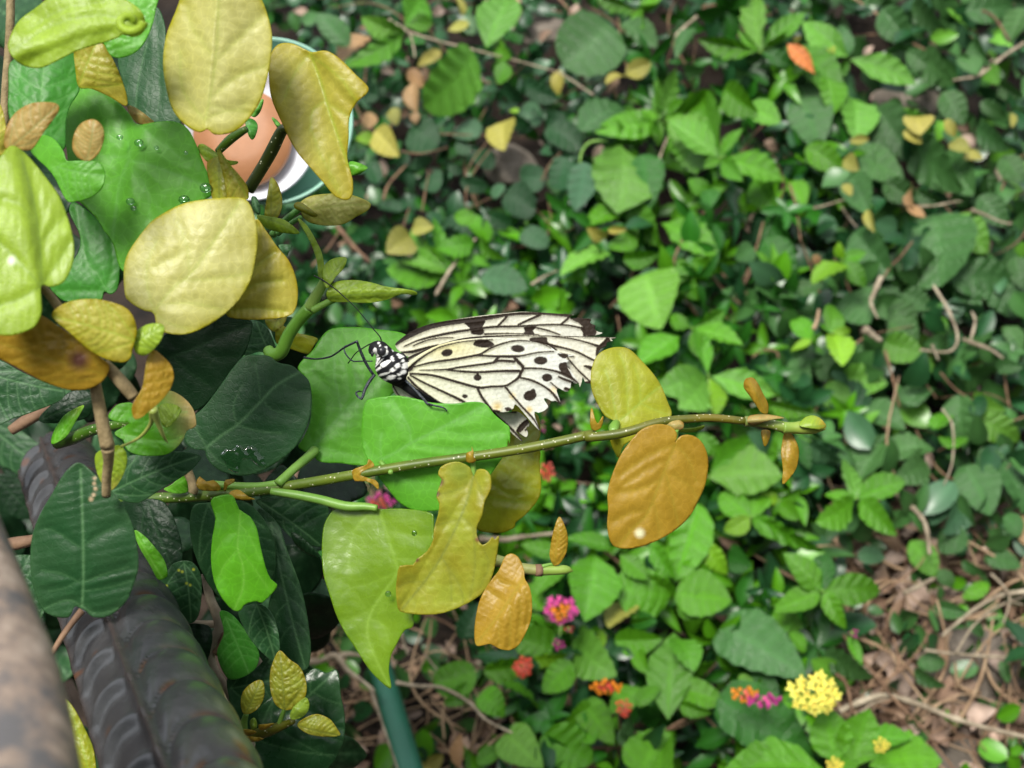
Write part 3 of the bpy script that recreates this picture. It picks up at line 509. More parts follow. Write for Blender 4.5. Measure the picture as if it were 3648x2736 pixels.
leaf(b5, 'BL: 775,290 830,320 890,385 945,460 966,540 950,565 910,572 870,500 800,380', 'BL: 770,285', 'BL: 940,570', .432, 'fresh', 'green')
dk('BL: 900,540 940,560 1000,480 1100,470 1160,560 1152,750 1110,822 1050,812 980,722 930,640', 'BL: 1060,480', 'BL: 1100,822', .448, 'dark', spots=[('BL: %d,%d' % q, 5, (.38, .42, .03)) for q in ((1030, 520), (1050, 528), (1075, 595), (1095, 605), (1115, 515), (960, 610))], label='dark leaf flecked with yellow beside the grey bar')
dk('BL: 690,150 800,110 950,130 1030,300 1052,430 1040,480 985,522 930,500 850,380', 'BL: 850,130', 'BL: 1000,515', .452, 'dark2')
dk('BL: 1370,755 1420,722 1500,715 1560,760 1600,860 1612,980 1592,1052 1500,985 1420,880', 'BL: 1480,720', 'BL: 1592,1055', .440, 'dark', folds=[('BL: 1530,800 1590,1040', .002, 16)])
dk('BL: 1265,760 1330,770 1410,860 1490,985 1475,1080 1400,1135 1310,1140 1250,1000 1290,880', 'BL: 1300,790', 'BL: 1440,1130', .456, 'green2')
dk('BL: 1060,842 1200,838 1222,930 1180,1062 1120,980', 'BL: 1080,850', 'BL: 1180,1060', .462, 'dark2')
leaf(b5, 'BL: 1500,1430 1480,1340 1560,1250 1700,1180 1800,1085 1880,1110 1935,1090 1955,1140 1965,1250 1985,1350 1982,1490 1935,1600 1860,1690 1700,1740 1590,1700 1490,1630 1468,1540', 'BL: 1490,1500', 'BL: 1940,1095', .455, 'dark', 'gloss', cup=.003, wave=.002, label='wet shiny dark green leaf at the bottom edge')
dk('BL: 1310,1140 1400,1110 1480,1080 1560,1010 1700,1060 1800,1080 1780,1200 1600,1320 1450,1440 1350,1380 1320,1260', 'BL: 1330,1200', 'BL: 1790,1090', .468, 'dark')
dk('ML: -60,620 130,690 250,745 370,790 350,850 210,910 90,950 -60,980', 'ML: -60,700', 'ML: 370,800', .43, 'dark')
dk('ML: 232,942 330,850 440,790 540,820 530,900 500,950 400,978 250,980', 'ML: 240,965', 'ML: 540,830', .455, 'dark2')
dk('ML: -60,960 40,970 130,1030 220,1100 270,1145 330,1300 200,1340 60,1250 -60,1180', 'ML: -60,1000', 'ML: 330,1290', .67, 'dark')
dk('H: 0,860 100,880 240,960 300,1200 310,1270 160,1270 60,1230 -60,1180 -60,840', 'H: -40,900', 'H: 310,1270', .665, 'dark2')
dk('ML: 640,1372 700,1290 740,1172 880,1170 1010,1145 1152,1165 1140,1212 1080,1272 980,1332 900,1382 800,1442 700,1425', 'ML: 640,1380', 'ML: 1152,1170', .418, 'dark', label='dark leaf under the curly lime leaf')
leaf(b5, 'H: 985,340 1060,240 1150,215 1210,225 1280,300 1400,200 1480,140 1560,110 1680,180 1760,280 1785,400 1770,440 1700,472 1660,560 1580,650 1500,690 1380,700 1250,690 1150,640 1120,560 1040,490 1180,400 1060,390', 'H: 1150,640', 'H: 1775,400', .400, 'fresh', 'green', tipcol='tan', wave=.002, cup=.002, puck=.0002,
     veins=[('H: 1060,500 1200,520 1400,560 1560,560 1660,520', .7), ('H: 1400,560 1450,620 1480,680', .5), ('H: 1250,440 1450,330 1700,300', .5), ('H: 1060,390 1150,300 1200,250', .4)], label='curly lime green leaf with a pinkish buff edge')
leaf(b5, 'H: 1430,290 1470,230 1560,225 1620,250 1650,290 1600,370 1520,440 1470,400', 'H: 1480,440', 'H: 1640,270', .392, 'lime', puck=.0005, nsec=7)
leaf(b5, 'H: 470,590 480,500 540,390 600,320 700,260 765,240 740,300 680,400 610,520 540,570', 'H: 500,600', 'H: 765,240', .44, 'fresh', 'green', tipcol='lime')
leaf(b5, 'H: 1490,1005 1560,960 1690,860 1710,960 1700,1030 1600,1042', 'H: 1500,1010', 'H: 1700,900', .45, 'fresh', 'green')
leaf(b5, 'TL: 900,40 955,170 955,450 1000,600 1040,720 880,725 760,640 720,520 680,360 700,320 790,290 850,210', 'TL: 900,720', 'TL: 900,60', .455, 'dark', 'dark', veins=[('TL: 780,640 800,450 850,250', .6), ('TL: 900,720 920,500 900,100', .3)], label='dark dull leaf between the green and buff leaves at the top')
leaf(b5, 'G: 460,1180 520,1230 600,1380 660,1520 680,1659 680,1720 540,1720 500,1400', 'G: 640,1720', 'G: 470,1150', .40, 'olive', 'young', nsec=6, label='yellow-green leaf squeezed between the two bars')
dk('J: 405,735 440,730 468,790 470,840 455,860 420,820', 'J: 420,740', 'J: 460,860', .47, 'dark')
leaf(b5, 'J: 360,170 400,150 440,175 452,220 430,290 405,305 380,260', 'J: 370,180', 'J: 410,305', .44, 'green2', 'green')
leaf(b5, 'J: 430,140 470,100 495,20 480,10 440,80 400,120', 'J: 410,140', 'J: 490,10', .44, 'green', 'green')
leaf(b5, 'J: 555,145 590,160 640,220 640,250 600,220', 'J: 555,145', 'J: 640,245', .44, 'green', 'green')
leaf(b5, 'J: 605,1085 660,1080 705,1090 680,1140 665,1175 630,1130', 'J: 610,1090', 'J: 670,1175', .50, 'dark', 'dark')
ptube('twig', 'TL: 1430,1095 1520,950 1570,860 1620,760 1650,740', [.44, .43], [22, 22, 23, 21, 18], M['stem'], b5, 12, (.42, .34, .5))
ptube('twig', 'TL: 1255,875 1330,800 1420,742', [.435, .43], [13, 17, 12], M['stem'], b5, 10, (.8, .9, .8))
ptube('twig', 'ML: 330,1100 420,1070 540,1020 700,990 800,975', [.455, .42], [20, 22, 20, 17, 14], M['stem'], b5, 10, (.6, .8, .6))
ptube('woody_stem', 'BL: 1180,540 1210,680 1260,800 1265,870 1210,960 1225,1080 1290,1180 1330,1290', [.475], [14, 16, 20, 22, 18, 17, 13, 5], M['wood'], b5, 10)
ptube('woody_stem', 'BL: 1050,820 1130,830 1260,830', [.478], [12, 14, 14], M['wood'], b5, 8)
ptube('woody_stem', 'BL: 1300,880 1270,960 1240,1000', [.474], [14, 14, 14], M['brown'], b5, 8)
ptube('woody_stem', 'H: 0,1520 120,1500 270,1470 330,1440', [.45], [18, 24, 20, 14], M['brown'], b5, 10)
ptube('woody_stem', 'H: 100,470 240,380 380,300 480,250', [.52], [18, 22, 20, 14], M['brown'], b5, 10)
ptube('petiole', 'G: 580,545 520,620 440,730 350,880', [.378, .372], [14, 12, 11, 9], M['brown'], b5, 8, (2.0, 1.3, .6))
ptube('woody_stem', 'H: 1700,830 1740,920 1760,1000 1750,1040', [.45], [18, 16, 18, 16], M['bark'], b5, 8)
ptube('woody_stem', 'BL: 1455,1010 1500,1080 1530,1150', [.47], [16, 18, 16], M['wood'], b5, 8)
ptube('woody_stem', 'BL: 1400,1450 1440,1530 1480,1640', [.475], [16, 20, 18], M['wood'], b5, 8)
# deeper leaves of the same shrub, closing the gaps between the traced ones
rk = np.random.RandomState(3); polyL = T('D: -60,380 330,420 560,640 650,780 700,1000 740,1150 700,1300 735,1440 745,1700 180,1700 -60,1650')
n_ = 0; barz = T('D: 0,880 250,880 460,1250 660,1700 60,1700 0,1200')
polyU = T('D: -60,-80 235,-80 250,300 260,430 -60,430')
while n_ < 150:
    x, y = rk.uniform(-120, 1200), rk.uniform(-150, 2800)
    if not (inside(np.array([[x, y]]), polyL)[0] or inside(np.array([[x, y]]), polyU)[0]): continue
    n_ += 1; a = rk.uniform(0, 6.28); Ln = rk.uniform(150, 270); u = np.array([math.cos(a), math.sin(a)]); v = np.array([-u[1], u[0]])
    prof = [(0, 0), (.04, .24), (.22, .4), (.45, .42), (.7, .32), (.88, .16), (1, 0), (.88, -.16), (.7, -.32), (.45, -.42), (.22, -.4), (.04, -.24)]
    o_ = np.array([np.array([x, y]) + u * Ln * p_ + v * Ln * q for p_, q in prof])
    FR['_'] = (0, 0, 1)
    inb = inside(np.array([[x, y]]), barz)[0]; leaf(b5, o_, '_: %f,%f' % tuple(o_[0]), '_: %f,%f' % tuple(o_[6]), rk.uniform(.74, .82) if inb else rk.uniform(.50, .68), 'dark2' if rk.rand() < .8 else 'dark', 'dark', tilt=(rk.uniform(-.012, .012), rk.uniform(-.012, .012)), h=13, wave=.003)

# --- sprout at the bottom
b6 = root('fig_sprout', 'BL: 1420,1470', .45, 'small sprout of quilted olive-gold leaves above the shiny wet leaf', 'sprout')
ptube('stem', 'BL: 1400,1480 1480,1465 1560,1440 1650,1405 1690,1390', [.447, .44], [16, 20, 20, 14, 10], M['stem'], b6, 10, (1.3, .7, .5))
ptube('petiole', 'BL: 1600,1430 1620,1370 1642,1315', [.443, .44], [9, 8], M['stem2'], b6, 8)
ptube('petiole', 'BL: 1400,1440 1405,1390 1420,1345', [.443, .44], [16, 13, 9], M['stem2'], b6, 8)
leaf(b6, 'BL: 1640,1325 1585,1290 1558,1210 1555,1120 1575,1040 1612,982 1665,1030 1730,1080 1765,1170 1758,1250 1710,1310', 'BL: 1640,1318', 'BL: 1612,982', .428, 'sprout', puck=.0005, nsec=6, label='tallest quilted leaf of the sprout')
leaf(b6, 'BL: 1410,1350 1388,1300 1398,1225 1450,1170 1505,1152 1524,1200 1515,1270 1470,1330', 'BL: 1412,1350', 'BL: 1505,1152', .428, 'sprout', puck=.0005, nsec=6)
leaf(b6, 'BL: 1670,1372 1682,1320 1720,1280 1765,1253 1782,1300 1760,1350 1710,1378', 'BL: 1672,1372', 'BL: 1765,1253', .426, 'lime', puck=.0005, nsec=6)
leaf(b6, 'BL: 1712,1412 1760,1368 1830,1348 1900,1378 1940,1430 1957,1472 1860,1478 1770,1460', 'BL: 1714,1412', 'BL: 1957,1472', .424, 'sprout', puck=.0005, nsec=6)
leaf(b6, 'BL: 1450,1440 1440,1390 1465,1370 1480,1400 1475,1430', 'BL: 1455,1440', 'BL: 1465,1370', .436, 'lime')
for s in ('BL: 1390,1440 1430,1435 1480,1450 1440,1470 1395,1465', 'BL: 1490,1410 1540,1405 1580,1400 1540,1430 1500,1440', 'BL: 1400,1480 1450,1478 1520,1490 1450,1510'):
    leaf(b6, s, 'BL: ' + s.split()[1], 'BL: ' + s.split()[3], .436, 'amber', name='bract', sharp=True)

# ================================================================== water
def drop(s, rx, ry, d, label, th=.35):
    q = T(s)[0]; px = TAN / 1824 * d
    V, Fc = ball((0, 0, 0), 1, (rx * px, ry * px, min(rx, ry) * px * th), 16, 8, ROT); V += P(q[0], q[1], d)
    tag(mesh_obj('water_drop', V, Fc, M['water']), label, 'water drop', 'water drops on the leaves')
for s, r_, lb in (('TL: 690,790', 12, 'water drop at the upper left on the widest bright green leaf'), ('TL: 800,822', 17, 'water drop near the notch of the widest green leaf'), ('TL: 1185,1082', 22, 'largest drop at the right corner of the widest green leaf'),
                  ('TL: 750,1160', 16, 'drop low on the fold of the widest green leaf'), ('TL: 770,1200', 11, 'drop just under another one on the widest green leaf'), ('TL: 1060,1150', 20, 'flat drop on the lower edge of the widest green leaf'), ('TL: 900,850', 9, 'tiny drop above the middle of the widest green leaf'), ('TL: 1070,880', 8, 'tiny drop on the right half of the widest green leaf')):
    drop(s, r_, r_ * .8, .4085, lb)
drop('C: 635,1022', 11, 11, .4325, 'round drop on the hanging glossy heart-shaped leaf'); drop('C: 790,662', 10, 10, .436, 'round drop near the chewed leaf edge on the glossy heart-shaped leaf')
pd = T('ML: 1265,1170 1285,1150 1300,1130 1345,1130 1370,1108 1410,1120 1450,1110 1480,1130 1500,1165 1520,1175 1525,1200 1535,1230 1500,1235 1470,1215 1440,1190 1400,1190 1385,1215 1380,1262 1350,1265 1310,1240 1295,1205'); pdl = resample(catmull(pd, 3, True), 5)
pv, pt_ = fillpoly(pdl, 6); de = segdist(pv, pdl, True)
mesh_obj('puddle', P(pv[:, 0], pv[:, 1], .4462 - .0005 * (1 - np.exp(-de / 4)) - .00015 * wnoise(pv, 30, 5)), pt_, M['water'])
tag(bpy.data.objects['puddle'], 'jagged puddle of clear water lying on the blue-green leathery leaf', 'water puddle')

# ================================================================== butterfly
bf = root('butterfly', 'A: 650,650', .448, 'black and cream paper butterfly with frayed spotted wings resting on a green leaf', 'butterfly')
def wing(name, outl, depth, lines, polys=(), ells=(), white=0.0, label=None, extra=(), tilt=(0, 0), sharp=True):
    o = T(outl, 'A'); poly = resample(catmull(o, 2, True), 2.6); p, tris = fillpoly(poly, 3.1)
    d = np.full(len(p), 1e9); dl = np.full(len(p), 1e9); k = FR['A'][2]
    for l in lines:
        a = np.array(eval('[' + l + ']'), float); q = F('A', a[:, :2]); c = catmull(np.hstack([q, a[:, 2:] * k]), 4)
        e = segdist(p, c[:, :2], wd=c[:, 2]); d = np.minimum(d, e); dl = np.minimum(dl, e)
    for g in polys:
        q = catmull(T(g, 'A'), 3, True); e = segdist(p, q, True) * np.where(inside(p, q), -1, 1); d = np.minimum(d, e)
    for cx, cy, rx, ry, an in ells:
        c = F('A', [cx, cy]); an = math.radians(an); u = p - c; x = u[:, 0] * math.cos(an) + u[:, 1] * math.sin(an); y = -u[:, 0] * math.sin(an) + u[:, 1] * math.cos(an)
        rr = np.hypot(x / (rx * k), y / (ry * k)); d = np.minimum(d, (rr - 1) * min(rx, ry) * k)
    d = d - .7 + 1.0 * wnoise(p, 6, 4) + .5 * wnoise(p, 3, 8)
    dark = np.clip(.5 - d / 2.6, 0, 1)[:, None]
    xf = np.clip((p[:, 0] - 1480) / 560, 0, 1)[:, None]; n1 = wnoise(p, 120, 9)[:, None]; n2 = wnoise(p, 30, 12)[:, None]
    cream = np.array([.72, .73, .52]) * (1 - xf) + np.array([.72, .74, .69]) * xf
    yel = np.clip(1.1 - np.hypot((p[:, 0] - 1600) / 180, (p[:, 1] - 1240) / 50), 0, 1)[:, None] * .5; cream = cream * (1 - yel) + np.array([.80, .70, .22]) * yel
    cream = cream * .78 * (1 + .06 * n1 + .05 * n2) + white * (np.array([.72, .71, .58]) - cream)
    halo = np.exp(-np.maximum(dl, 0) / 3.5)[:, None] * .3; cream = cream * (1 - halo) + np.array([.36, .29, .12]) * halo
    for s, rr, cc in extra:
        q = F('A', s); kk = np.clip(1.2 - np.hypot(*(p - q).T) / (rr * k), 0, 1)[:, None]; cream = cream * (1 - kk) + np.array(cc) * kk
    dk_ = np.array([.014, .009, .006]) * (1 + .5 * wnoise(p, 9, 3)[:, None]) + xf * np.array([.012, .008, .005])
    c = cream * (1 - dark) + dk_ * dark
    z = depth + .0005 * wnoise(p, 260, 2) - .0003 * np.exp(-(dl / 4) ** 2) + (p[:, 0] - 1400) / 100 * tilt[0] + (p[:, 1] - 1300) / 100 * tilt[1] + .00012 * wnoise(p, 25, 7)
    ob = mesh_obj(name, P(p[:, 0], p[:, 1], z), tris, M['vcol'], bf, np.clip(c, .004, .93))
    s_ = ob.modifiers.new('thickness', 'SOLIDIFY'); s_.thickness = .00012; s_.offset = 0
    if label: ob['label'] = label
wing('forewing', '660,490 690,460 760,410 850,370 950,345 1100,320 1250,300 1400,285 1500,277 1650,285 1760,292 1832,298 1800,308 1825,322 1855,318 1882,318 1900,322 1945,325 1940,345 1950,358 1975,368 1970,388 1985,405 2000,412 2022,417 1985,432 1900,440 1500,448 1250,470 1050,520 900,560 760,580 700,545 670,520', .4535,
     ['(665,485,14),(700,462,16),(760,425,22),(850,385,22),(950,360,18),(1100,338,16),(1250,320,15),(1400,297,9),(1500,290,10),(1650,290,9),(1800,302,12)', '(1820,315,14),(1885,335,26),(1930,365,40),(1945,405,38),(1940,430,20)', '(720,505,3),(800,470,5),(900,442,7),(1050,412,8),(1150,397,7),(1300,378,7),(1500,372,6),(1680,362,5),(1800,368,5),(1900,390,7)',
      '(1330,375,6),(1370,335,7),(1400,300,7)', '(1470,362,6),(1540,330,7),(1610,300,8)', '(1745,362,5),(1780,335,7),(1815,300,9)', '(1590,383,5),(1660,400,5),(1740,428,4)', '(780,500,3),(860,468,4),(950,450,3),(1040,446,1.5)', '(700,545,5),(780,540,10),(860,518,9),(940,495,3)', '(1250,425,6),(1400,420,3),(1600,428,3)', '(1885,385,10),(1905,410,14),(1905,432,12)'],
     ['1112,350 1135,335 1180,318 1245,322 1250,345 1235,375 1245,410 1225,430 1190,428 1160,420 1150,385', '1508,378 1590,376 1565,400 1572,432 1498,436 1512,405'], white=.55, label='upper forewing with a thick black leading edge', extra=[((1190, 348), 4, (.3, .13, .03)), ((1165, 348), 3, (.3, .13, .03))], tilt=(-.0003, 0))
wing('forewing', '720,590 850,530 960,490 1080,455 1200,438 1350,428 1500,428 1700,434 1900,440 2113,446 2075,456 2090,468 2050,480 2045,505 2010,520 1990,560 1985,640 1980,760 1940,748 1908,745 1893,705 1886,735 1872,775 1862,745 1830,748 1800,640 1700,600 1500,600 1200,600 900,640 750,640', .4500,
     ['(722,592,14),(780,562,15),(850,535,13),(960,498,11),(1080,463,9),(1200,447,8),(1350,437,5),(1500,433,3),(1700,436,3),(1900,441,3),(2110,446,3)', '(1590,480,12),(1640,492,14),(1690,500,10),(1760,515,6),(1850,540,6),(1920,575,6),(1990,610,7)', '(1690,440,3),(1800,452,4),(1880,468,4),(1950,490,6),(2010,512,12)', '(2055,462,16),(2050,485,26),(2025,505,24),(1998,525,18),(1985,560,8)', '(1790,560,3),(1800,590,4),(1860,660,5),(1950,745,5)', '(1905,635,6),(1940,645,12),(1975,665,10)', '(1900,742,4),(1940,742,10),(1980,745,12)', '(1080,475,2),(1200,458,2.5),(1300,455,2)', '(1740,555,8),(1790,565,8),(1830,572,3)'],
     ['1545,452 1600,445 1655,446 1660,475 1700,510 1640,508 1600,482 1550,475', '1610,503 1680,505 1725,530 1660,530 1620,525'], white=.75, label='frayed lower forewing with a notched edge')
wing('hindwing', '735,620 800,570 900,515 1000,480 1100,462 1200,452 1300,447 1450,452 1560,472 1650,492 1690,515 1722,540 1760,552 1830,565 1800,572 1775,585 1800,600 1785,618 1800,650 1830,690 1868,750 1830,735 1815,745 1812,775 1795,800 1770,800 1735,780 1720,795 1728,820 1738,850 1745,882 1712,862 1690,866 1660,850 1637,846 1645,868 1665,900 1655,915 1635,930 1600,942 1575,935 1582,985 1613,1060 1560,1010 1500,938 1450,885 1436,912 1400,935 1330,938 1280,925 1200,900 1000,890 860,820 760,750 725,700 735,650', .4468,
     ['(715,640,4),(735,660,13),(760,650,15),(790,615,9),(840,575,6),(900,538,5),(960,508,4),(1080,478,3),(1200,465,3),(1300,460,2)', '(780,640,4),(900,610,6),(1050,590,7),(1160,570,7),(1210,560,7),(1240,545,6),(1290,515,6),(1370,485,5),(1450,468,4),(1550,470,4),(1620,485,5),(1680,512,3)', '(1190,563,6),(1300,570,7),(1440,572,9),(1500,565,5),(1600,545,4),(1700,538,3)',
      '(1440,575,10),(1470,610,11),(1500,645,10),(1485,680,10),(1470,710,9),(1430,740,7),(1380,765,7),(1290,770,7),(1200,775,8),(1050,735,8),(900,695,7),(760,685,6)', '(1500,650,7),(1600,650,5),(1700,665,6),(1770,690,9),(1820,715,9),(1865,748,4)', '(1475,710,6),(1560,730,7),(1640,770,6),(1700,820,8),(1740,880,8)', '(1380,768,7),(1430,830,6),(1500,910,6),(1570,985,6),(1613,1060,4)', '(1200,778,8),(1230,840,8),(1290,920,9)',
      '(820,660,1),(930,660,4),(1010,655,5),(1100,640,6),(1290,615,7),(1340,600,8),(1440,605,9)', '(1000,660,4),(1100,670,7),(1200,675,7),(1350,668,8),(1475,668,10)', '(1310,610,9),(1330,585,9),(1345,572,7)', '(760,695,5),(850,745,6),(1000,815,7),(1100,865,9),(1130,890,8)', '(745,710,6),(800,770,8),(880,830,8),(950,880,9)', '(1735,705,6),(1770,722,8),(1815,738,8)', '(1680,742,3),(1740,795,4),(1800,862,3)', '(1395,925,6),(1450,925,8)', '(1780,785,12),(1800,790,10)', '(1275,925,10),(1340,935,8)'],
     ['1175,485 1200,460 1265,463 1310,490 1290,510 1230,512 1180,500', '1735,625 1760,612 1785,612 1795,650 1815,690 1830,720 1790,700 1745,670', '1730,552 1790,556 1790,580 1760,582 1735,565'], [(1000, 547, 36, 23, -12), (1465, 520, 43, 23, 5), (1615, 598, 43, 26, 0), (1657, 710, 33, 25, 0), (1545, 828, 42, 33, -15), (1565, 805, 16, 22, 0), (1200, 710, 25, 20, 0), (1117, 833, 17, 12, 0), (1400, 915, 20, 10, 0), (1200, 690, 9, 14, 0)],
     label='near hindwing, spotted, with long splits in its lower edge', extra=[((1330, 900), 40, (.55, .43, .2)), ((1700, 790), 30, (.72, .60, .38)), ((1430, 830), 26, (.62, .52, .28)), ((1540, 920), 26, (.55, .43, .17)), ((1780, 660), 26, (.7, .62, .42))], tilt=(-.0001, 0))
wing('hindwing', '640,752 700,740 800,760 900,830 1000,880 1200,880 1290,900 1330,932 1400,938 1455,930 1500,958 1540,1000 1538,1030 1520,1040 1532,1075 1520,1102 1490,1085 1450,1060 1500,1132 1440,1090 1380,1030 1300,965 1200,930 1000,920 860,905 750,872 680,838 650,800', .4555,
     ['(643,755,4),(665,800,3),(692,838,4)', '(715,742,9),(760,790,10),(850,850,10),(900,880,8)', '(1285,925,9),(1350,985,8),(1430,1055,8),(1500,1130,5)', '(1340,930,7),(1450,934,8)', '(1530,995,14),(1495,1030,20),(1470,1060,16)', '(1530,1040,6),(1515,1055,5)'], label='far hindwing showing below the near one', white=.4)
# body: one lofted surface, painted in patches
sp = np.array([(497, 552, 10), (508, 535, 30), (530, 520, 48), (560, 525, 56), (588, 545, 52), (600, 572, 74), (618, 605, 104), (645, 640, 112), (668, 678, 98), (690, 720, 60), (720, 755, 36), (790, 810, 30), (880, 860, 24), (960, 895, 14), (1000, 910, 3)], float)
qq = F('A', sp[:, :2]); rr_ = sp[:, 2] * .5425 * TAN / 1824 * .448
dz = np.interp(np.arange(15), [0, 5, 8, 10, 14], [.4455, .448, .449, .452, .4535])
Vb, Fb = tubegeo(P(qq[:, 0], qq[:, 1], dz), rr_, 56, 12)
loc_ = (Vb - CAM) @ ROT; pxb = np.stack([1824 + loc_[:, 0] / -loc_[:, 2] / TAN * 1824, 1368 - loc_[:, 1] / -loc_[:, 2] / TAN * 1824], 1)
BP = ['380,560 450,540 492,600 500,720 560,790 520,870 400,860 335,740', '785,590 830,610 862,690 820,780 700,845 675,812 760,750', '715,505 760,490 825,490 832,560 790,575', '500,410 530,345 590,370 560,415', '560,445 620,435 600,520 560,520', '640,290 700,285 730,315 680,335',
      '880,380 950,370 1040,385 1030,420 950,412', '1050,420 1150,415 1150,450 1080,445', '985,560 1050,535 1120,545 1100,620 1020,675 980,650', '1125,560 1180,555 1300,600 1430,690 1520,775 1460,780 1380,700 1250,630 1150,610', '1125,745 1200,725 1270,760 1395,825 1340,860 1235,895 1180,820', '1362,890 1395,1015 1275,1000', '945,820 1000,815 1045,930 1040,1000 980,990 940,900',
      '590,1110 640,1040 780,960 900,930 955,960 860,1080 780,1150 680,1200', '360,1360 420,1280 520,1200 600,1165 640,1210 560,1270 460,1330', '1055,1140 1140,1050 1200,1045 1250,1130 1200,1210 1110,1210', '890,1310 950,1220 1010,1200 1110,1270 1050,1330 960,1350', '520,1500 560,1420 700,1370 860,1340 900,1370 800,1420 640,1480', '800,1530 900,1450 1110,1430 1090,1500 980,1590 860,1590', '540,1659 580,1600 700,1560 830,1580 760,1659 640,1720', '1130,1380 1240,1375 1270,1440 1220,1490 1150,1440', '1265,1330 1330,1260 1440,1270 1450,1370 1350,1420 1280,1400',
      '315,1230 450,1110 600,960 700,870 715,895 600,1010 470,1150 345,1280', '365,960 390,960 385,1160 365,1160', '460,860 560,850 600,880 520,1020 470,1090 440,1060', '1190,1560 1260,1520 1310,1560 1240,1590', '1310,1100 1380,1030 1560,1010 1640,1040 1560,1150 1420,1240 1320,1220']
db = np.full(len(pxb), 1e9)
for g in BP:
    q = catmull(T(g, 'B'), 3, True); db = np.minimum(db, segdist(pxb, q, True) * np.where(inside(pxb, q), -1, 1))
vis = ((Vb - CAM) @ ROT)[:, 2] + dz.mean() > -.0006
wt = np.clip(.5 - (db + .5 + 1.1 * wnoise(pxb, 5, 3) + .8 * wnoise(pxb, 2.2, 6)) / 2.2, 0, 1)[:, None]
gs = .5 + .5 * np.clip(1 - np.hypot((pxb[:, 0] - 1365) / 60, (pxb[:, 1] - 1345) / 34), 0, 1)[:, None]
cb = np.array([.012, .012, .014]) * (1 - wt) + (np.array([.84, .84, .80]) * (1.35 - gs * .65)) * wt
ao = tag(mesh_obj('body', Vb, Fb, M['vcol'], bf, np.clip(cb, .005, .9)))
q = F('B', [640, 655]); ep = P(q[0], q[1], .4416); Ve, Fe = ball(ep, 150 * .1085 * TAN / 1824 * .4416, (1, 1.08, .75), 24, 14, ROT); mesh_obj('eye', Ve, Fe, M['eye'], bf)
q = F('B', [335, 745]); Ve, Fe = ball(P(q[0], q[1], .4440), 70 * .1085 * TAN / 1824 * .444, (.75, 1.4, .8), 16, 10, ROT); mesh_obj('palp', Ve, Fe, M['black'], bf)
def bt(name, s, d, r, m): return ptube(name, s, d, [x * .5425 for x in r], M[m], bf, 8)
bt('antenna', 'A: 125,40 170,62 220,95 280,140 330,185 385,235 430,285 480,345 520,395 555,435 570,468', [.438, .445], [4.5, 5.5, 4.6, 4, 3.6, 3.3, 3.3, 3.3, 3.6, 4, 5], 'black')
bt('antenna', 'A: 545,470 500,487 450,515 400,550 370,590 350,616', [.446, .458], [5, 4.5, 4.5, 4, 4, 4], 'black')
bt('proboscis', 'A: 510,602 450,602 385,602 355,580 330,545 324,510 340,498', [.447, .456], [4, 4.5, 5, 5, 5, 4, 3], 'legm')
bt('leg', 'A: 515,690 470,620 440,555 420,505 408,472', [.447, .440], [9, 10, 10, 9, 8], 'legm')
bt('leg', 'A: 408,472 370,490 320,516 280,545 240,570 190,583 130,588 60,578', [.440, .459], [8, 8, 7, 6, 6.5, 6, 5.5, 8], 'legm')
bt('leg', 'A: 525,690 490,735 460,790 448,830 438,850', [.446, .442], [11, 12, 11, 10, 9], 'legm')
bt('leg', 'A: 440,852 415,835 403,812 420,800 440,803', [.442, .447], [7, 7, 6.5, 5.5, 3], 'legm')
bt('leg', 'A: 730,730 780,780 840,845 870,880 900,893', [.4445, .4372], [8, 9, 9, 8, 7], 'legm')
bt('leg', 'A: 870,878 915,893 960,903 985,913 1000,930', [.437, .438], [6, 6, 6, 5, 5], 'legm')

